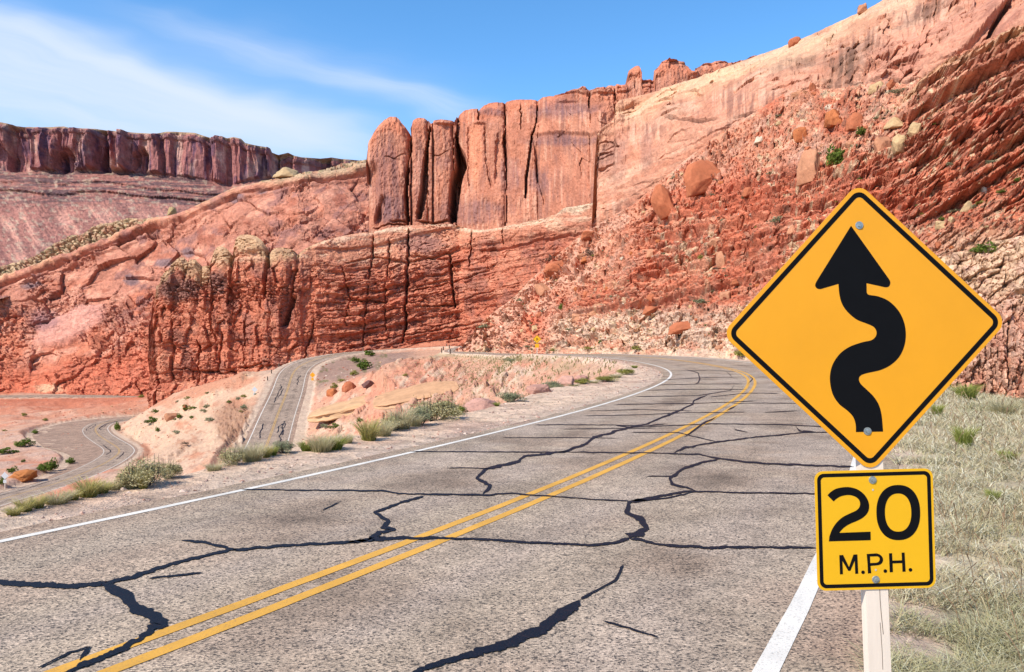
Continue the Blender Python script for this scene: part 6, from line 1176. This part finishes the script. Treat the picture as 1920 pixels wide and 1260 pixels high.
# dry grass matting the verge
def verge(n):
    r = np.random.RandomState(31); Y = 2.4*np.exp(r.rand(n)*math.log(34/2.4)); x = (r.uniform(1560, 2250, n)-U0)/F*Y
    s, o, z, d = near_road(x, Y); cl = fbm(x/.5, Y/.5, oct=3, seed=61); keep = (o > 4.0+.25*fbm(x/.4, Y/.4, oct=2, seed=63)) & (d < 22) & (cl > r.uniform(-.9, .25, n)*np.where(d < 4.6, .3, 1)); x, Y, cl = x[keep], Y[keep], cl[keep]; m = len(x); zz = ground_z(x, Y)
    h = r.uniform(.03, .15, m)*(1+.9*cl)*np.clip(.6+Y/16, .6, 1.4); a = r.uniform(0, 6.28, m); ln = h*r.uniform(.5, 2.0, m); w2 = .0016*(.8+Y/4.2)*r.uniform(.6, 1.3, m); pa = a+1.57+r.normal(0, .5, m); rows = []
    for t, f in ((0, 1), (.5, .85), (1., .1)):
        X = x+np.cos(a)*ln*t**1.5; YY = Y+np.sin(a)*ln*t**1.5; Z = zz-.01+h*(t-.35*t*t)
        rows += [np.stack([X-np.cos(pa)*w2*f, YY-np.sin(pa)*w2*f, Z], 1), np.stack([X+np.cos(pa)*w2*f, YY+np.sin(pa)*w2*f, Z], 1)]
    V = np.stack(rows, 1); Fq = (np.arange(m)*6)[:, None, None]+np.array([(0, 1, 3, 2), (2, 3, 5, 4)])[None]
    pal = np.array([C(240, 226, 186), C(226, 212, 172), C(196, 186, 140), C(252, 244, 214), C(222, 196, 158)]); ci = pal[r.randint(5, size=m)]*r.uniform(.85, 1.12, (m, 1))
    g = ss(.10, .35, fbm(x/1.3, Y/1.3, oct=3, seed=62)+r.normal(0, .10, m))[:, None]; ci = ci*1.08*(1-g*.3)+C(160, 164, 96)*g*.3
    o = mesh_np('dry_grass', V.reshape(-1, 3), Fq.reshape(-1, 4), m_blade, np.repeat(ci, 6, axis=0), smooth=False); tag(o, 'matted pale dry grass covering the verge right of the road', 'grass', kind='stuff'); return o
verge(150000)
def dry_stems(n):
    r = np.random.RandomState(77); Y = 3.2*np.exp(r.rand(n)*math.log(30/3.2)); x = (r.uniform(1640, 2200, n)-U0)/F*Y; s, o, z, d = near_road(x, Y)
    k = (o > 4.4) & (d < 22) & (vnoise(x/.9, Y/.9, seed=78) > r.uniform(-.6, .9, n)); x, Y = x[k], Y[k]; m = len(x); zz = ground_z(x, Y); h = r.uniform(.15, .38, m); a = r.uniform(0, 6.28, m); w2 = .0013*(1+Y/7); rows = []
    for t, f in ((0, 1), (.6, .8), (.85, 1.2), (1., 2.2)):
        X = x+np.cos(a)*h*.45*t**2; YY = Y+np.sin(a)*h*.45*t**2; rows += [np.stack([X-w2*f, YY, zz+h*t], 1), np.stack([X+w2*f, YY, zz+h*t], 1)]
    V = np.stack(rows, 1); Fq = (np.arange(m)*8)[:, None, None]+np.array([(0, 1, 3, 2), (2, 3, 5, 4), (4, 5, 7, 6)])[None]; pal = np.array([C(236, 214, 168), C(206, 170, 128), C(180, 140, 110)])
    o = mesh_np('dry_stems', V.reshape(-1, 3), Fq.reshape(-1, 4), m_blade, np.repeat(pal[r.randint(3, size=m)], 8, axis=0), smooth=False); tag(o, 'thin dry seed stems standing above the matted verge grass', 'grass stems', kind='stuff')
dry_stems(4200)
# low straw grass on the bank inside the bend
r = np.random.RandomState(41); n = 3600; sg = r.uniform(48, 170, n); og = -r.uniform(4.9, 1, n)*1.0-r.exponential(4, n); og = -(4.9+r.exponential(5., n)); x = np.interp(sg, SR, CA[:, 0])+np.interp(sg, SR, NA[:, 0])*og; y = np.interp(sg, SR, CA[:, 1])+np.interp(sg, SR, NA[:, 1])*og
k = (vnoise(x/3, y/3, seed=71) > r.uniform(-1, .6, n)) & ((sg > 62) | (og < -8.2)); x, y = x[k], y[k]; z = ground_z(x, y); n = len(x); h = r.uniform(.1, .3, n); a = r.uniform(0, 6.28, n); w2 = .05*r.uniform(.6, 1.4, n)
V = np.stack([np.stack([x-w2, y, z-.03], 1), np.stack([x+w2, y, z-.03], 1), np.stack([x+w2*.4+np.cos(a)*h*.5, y+np.sin(a)*h*.5, z+h], 1), np.stack([x-w2*.4+np.cos(a)*h*.5, y+np.sin(a)*h*.5, z+h], 1)], 1)
pal = np.array([C(200, 178, 130), C(170, 160, 108), C(214, 190, 150), C(138, 136, 84)]); o = mesh_np('straw_grass', V.reshape(-1, 3), np.arange(n*4).reshape(-1, 4), m_blade, np.repeat(pal[r.randint(4, size=n)], 4, axis=0), smooth=False)
tag(o, 'sparse straw grass on the bank below the far leg of the road', 'grass', kind='stuff')
for o in bpy.data.objects:
    if o.type == 'MESH' and tuple(o.color) == (1, 1, 1, 1): pass
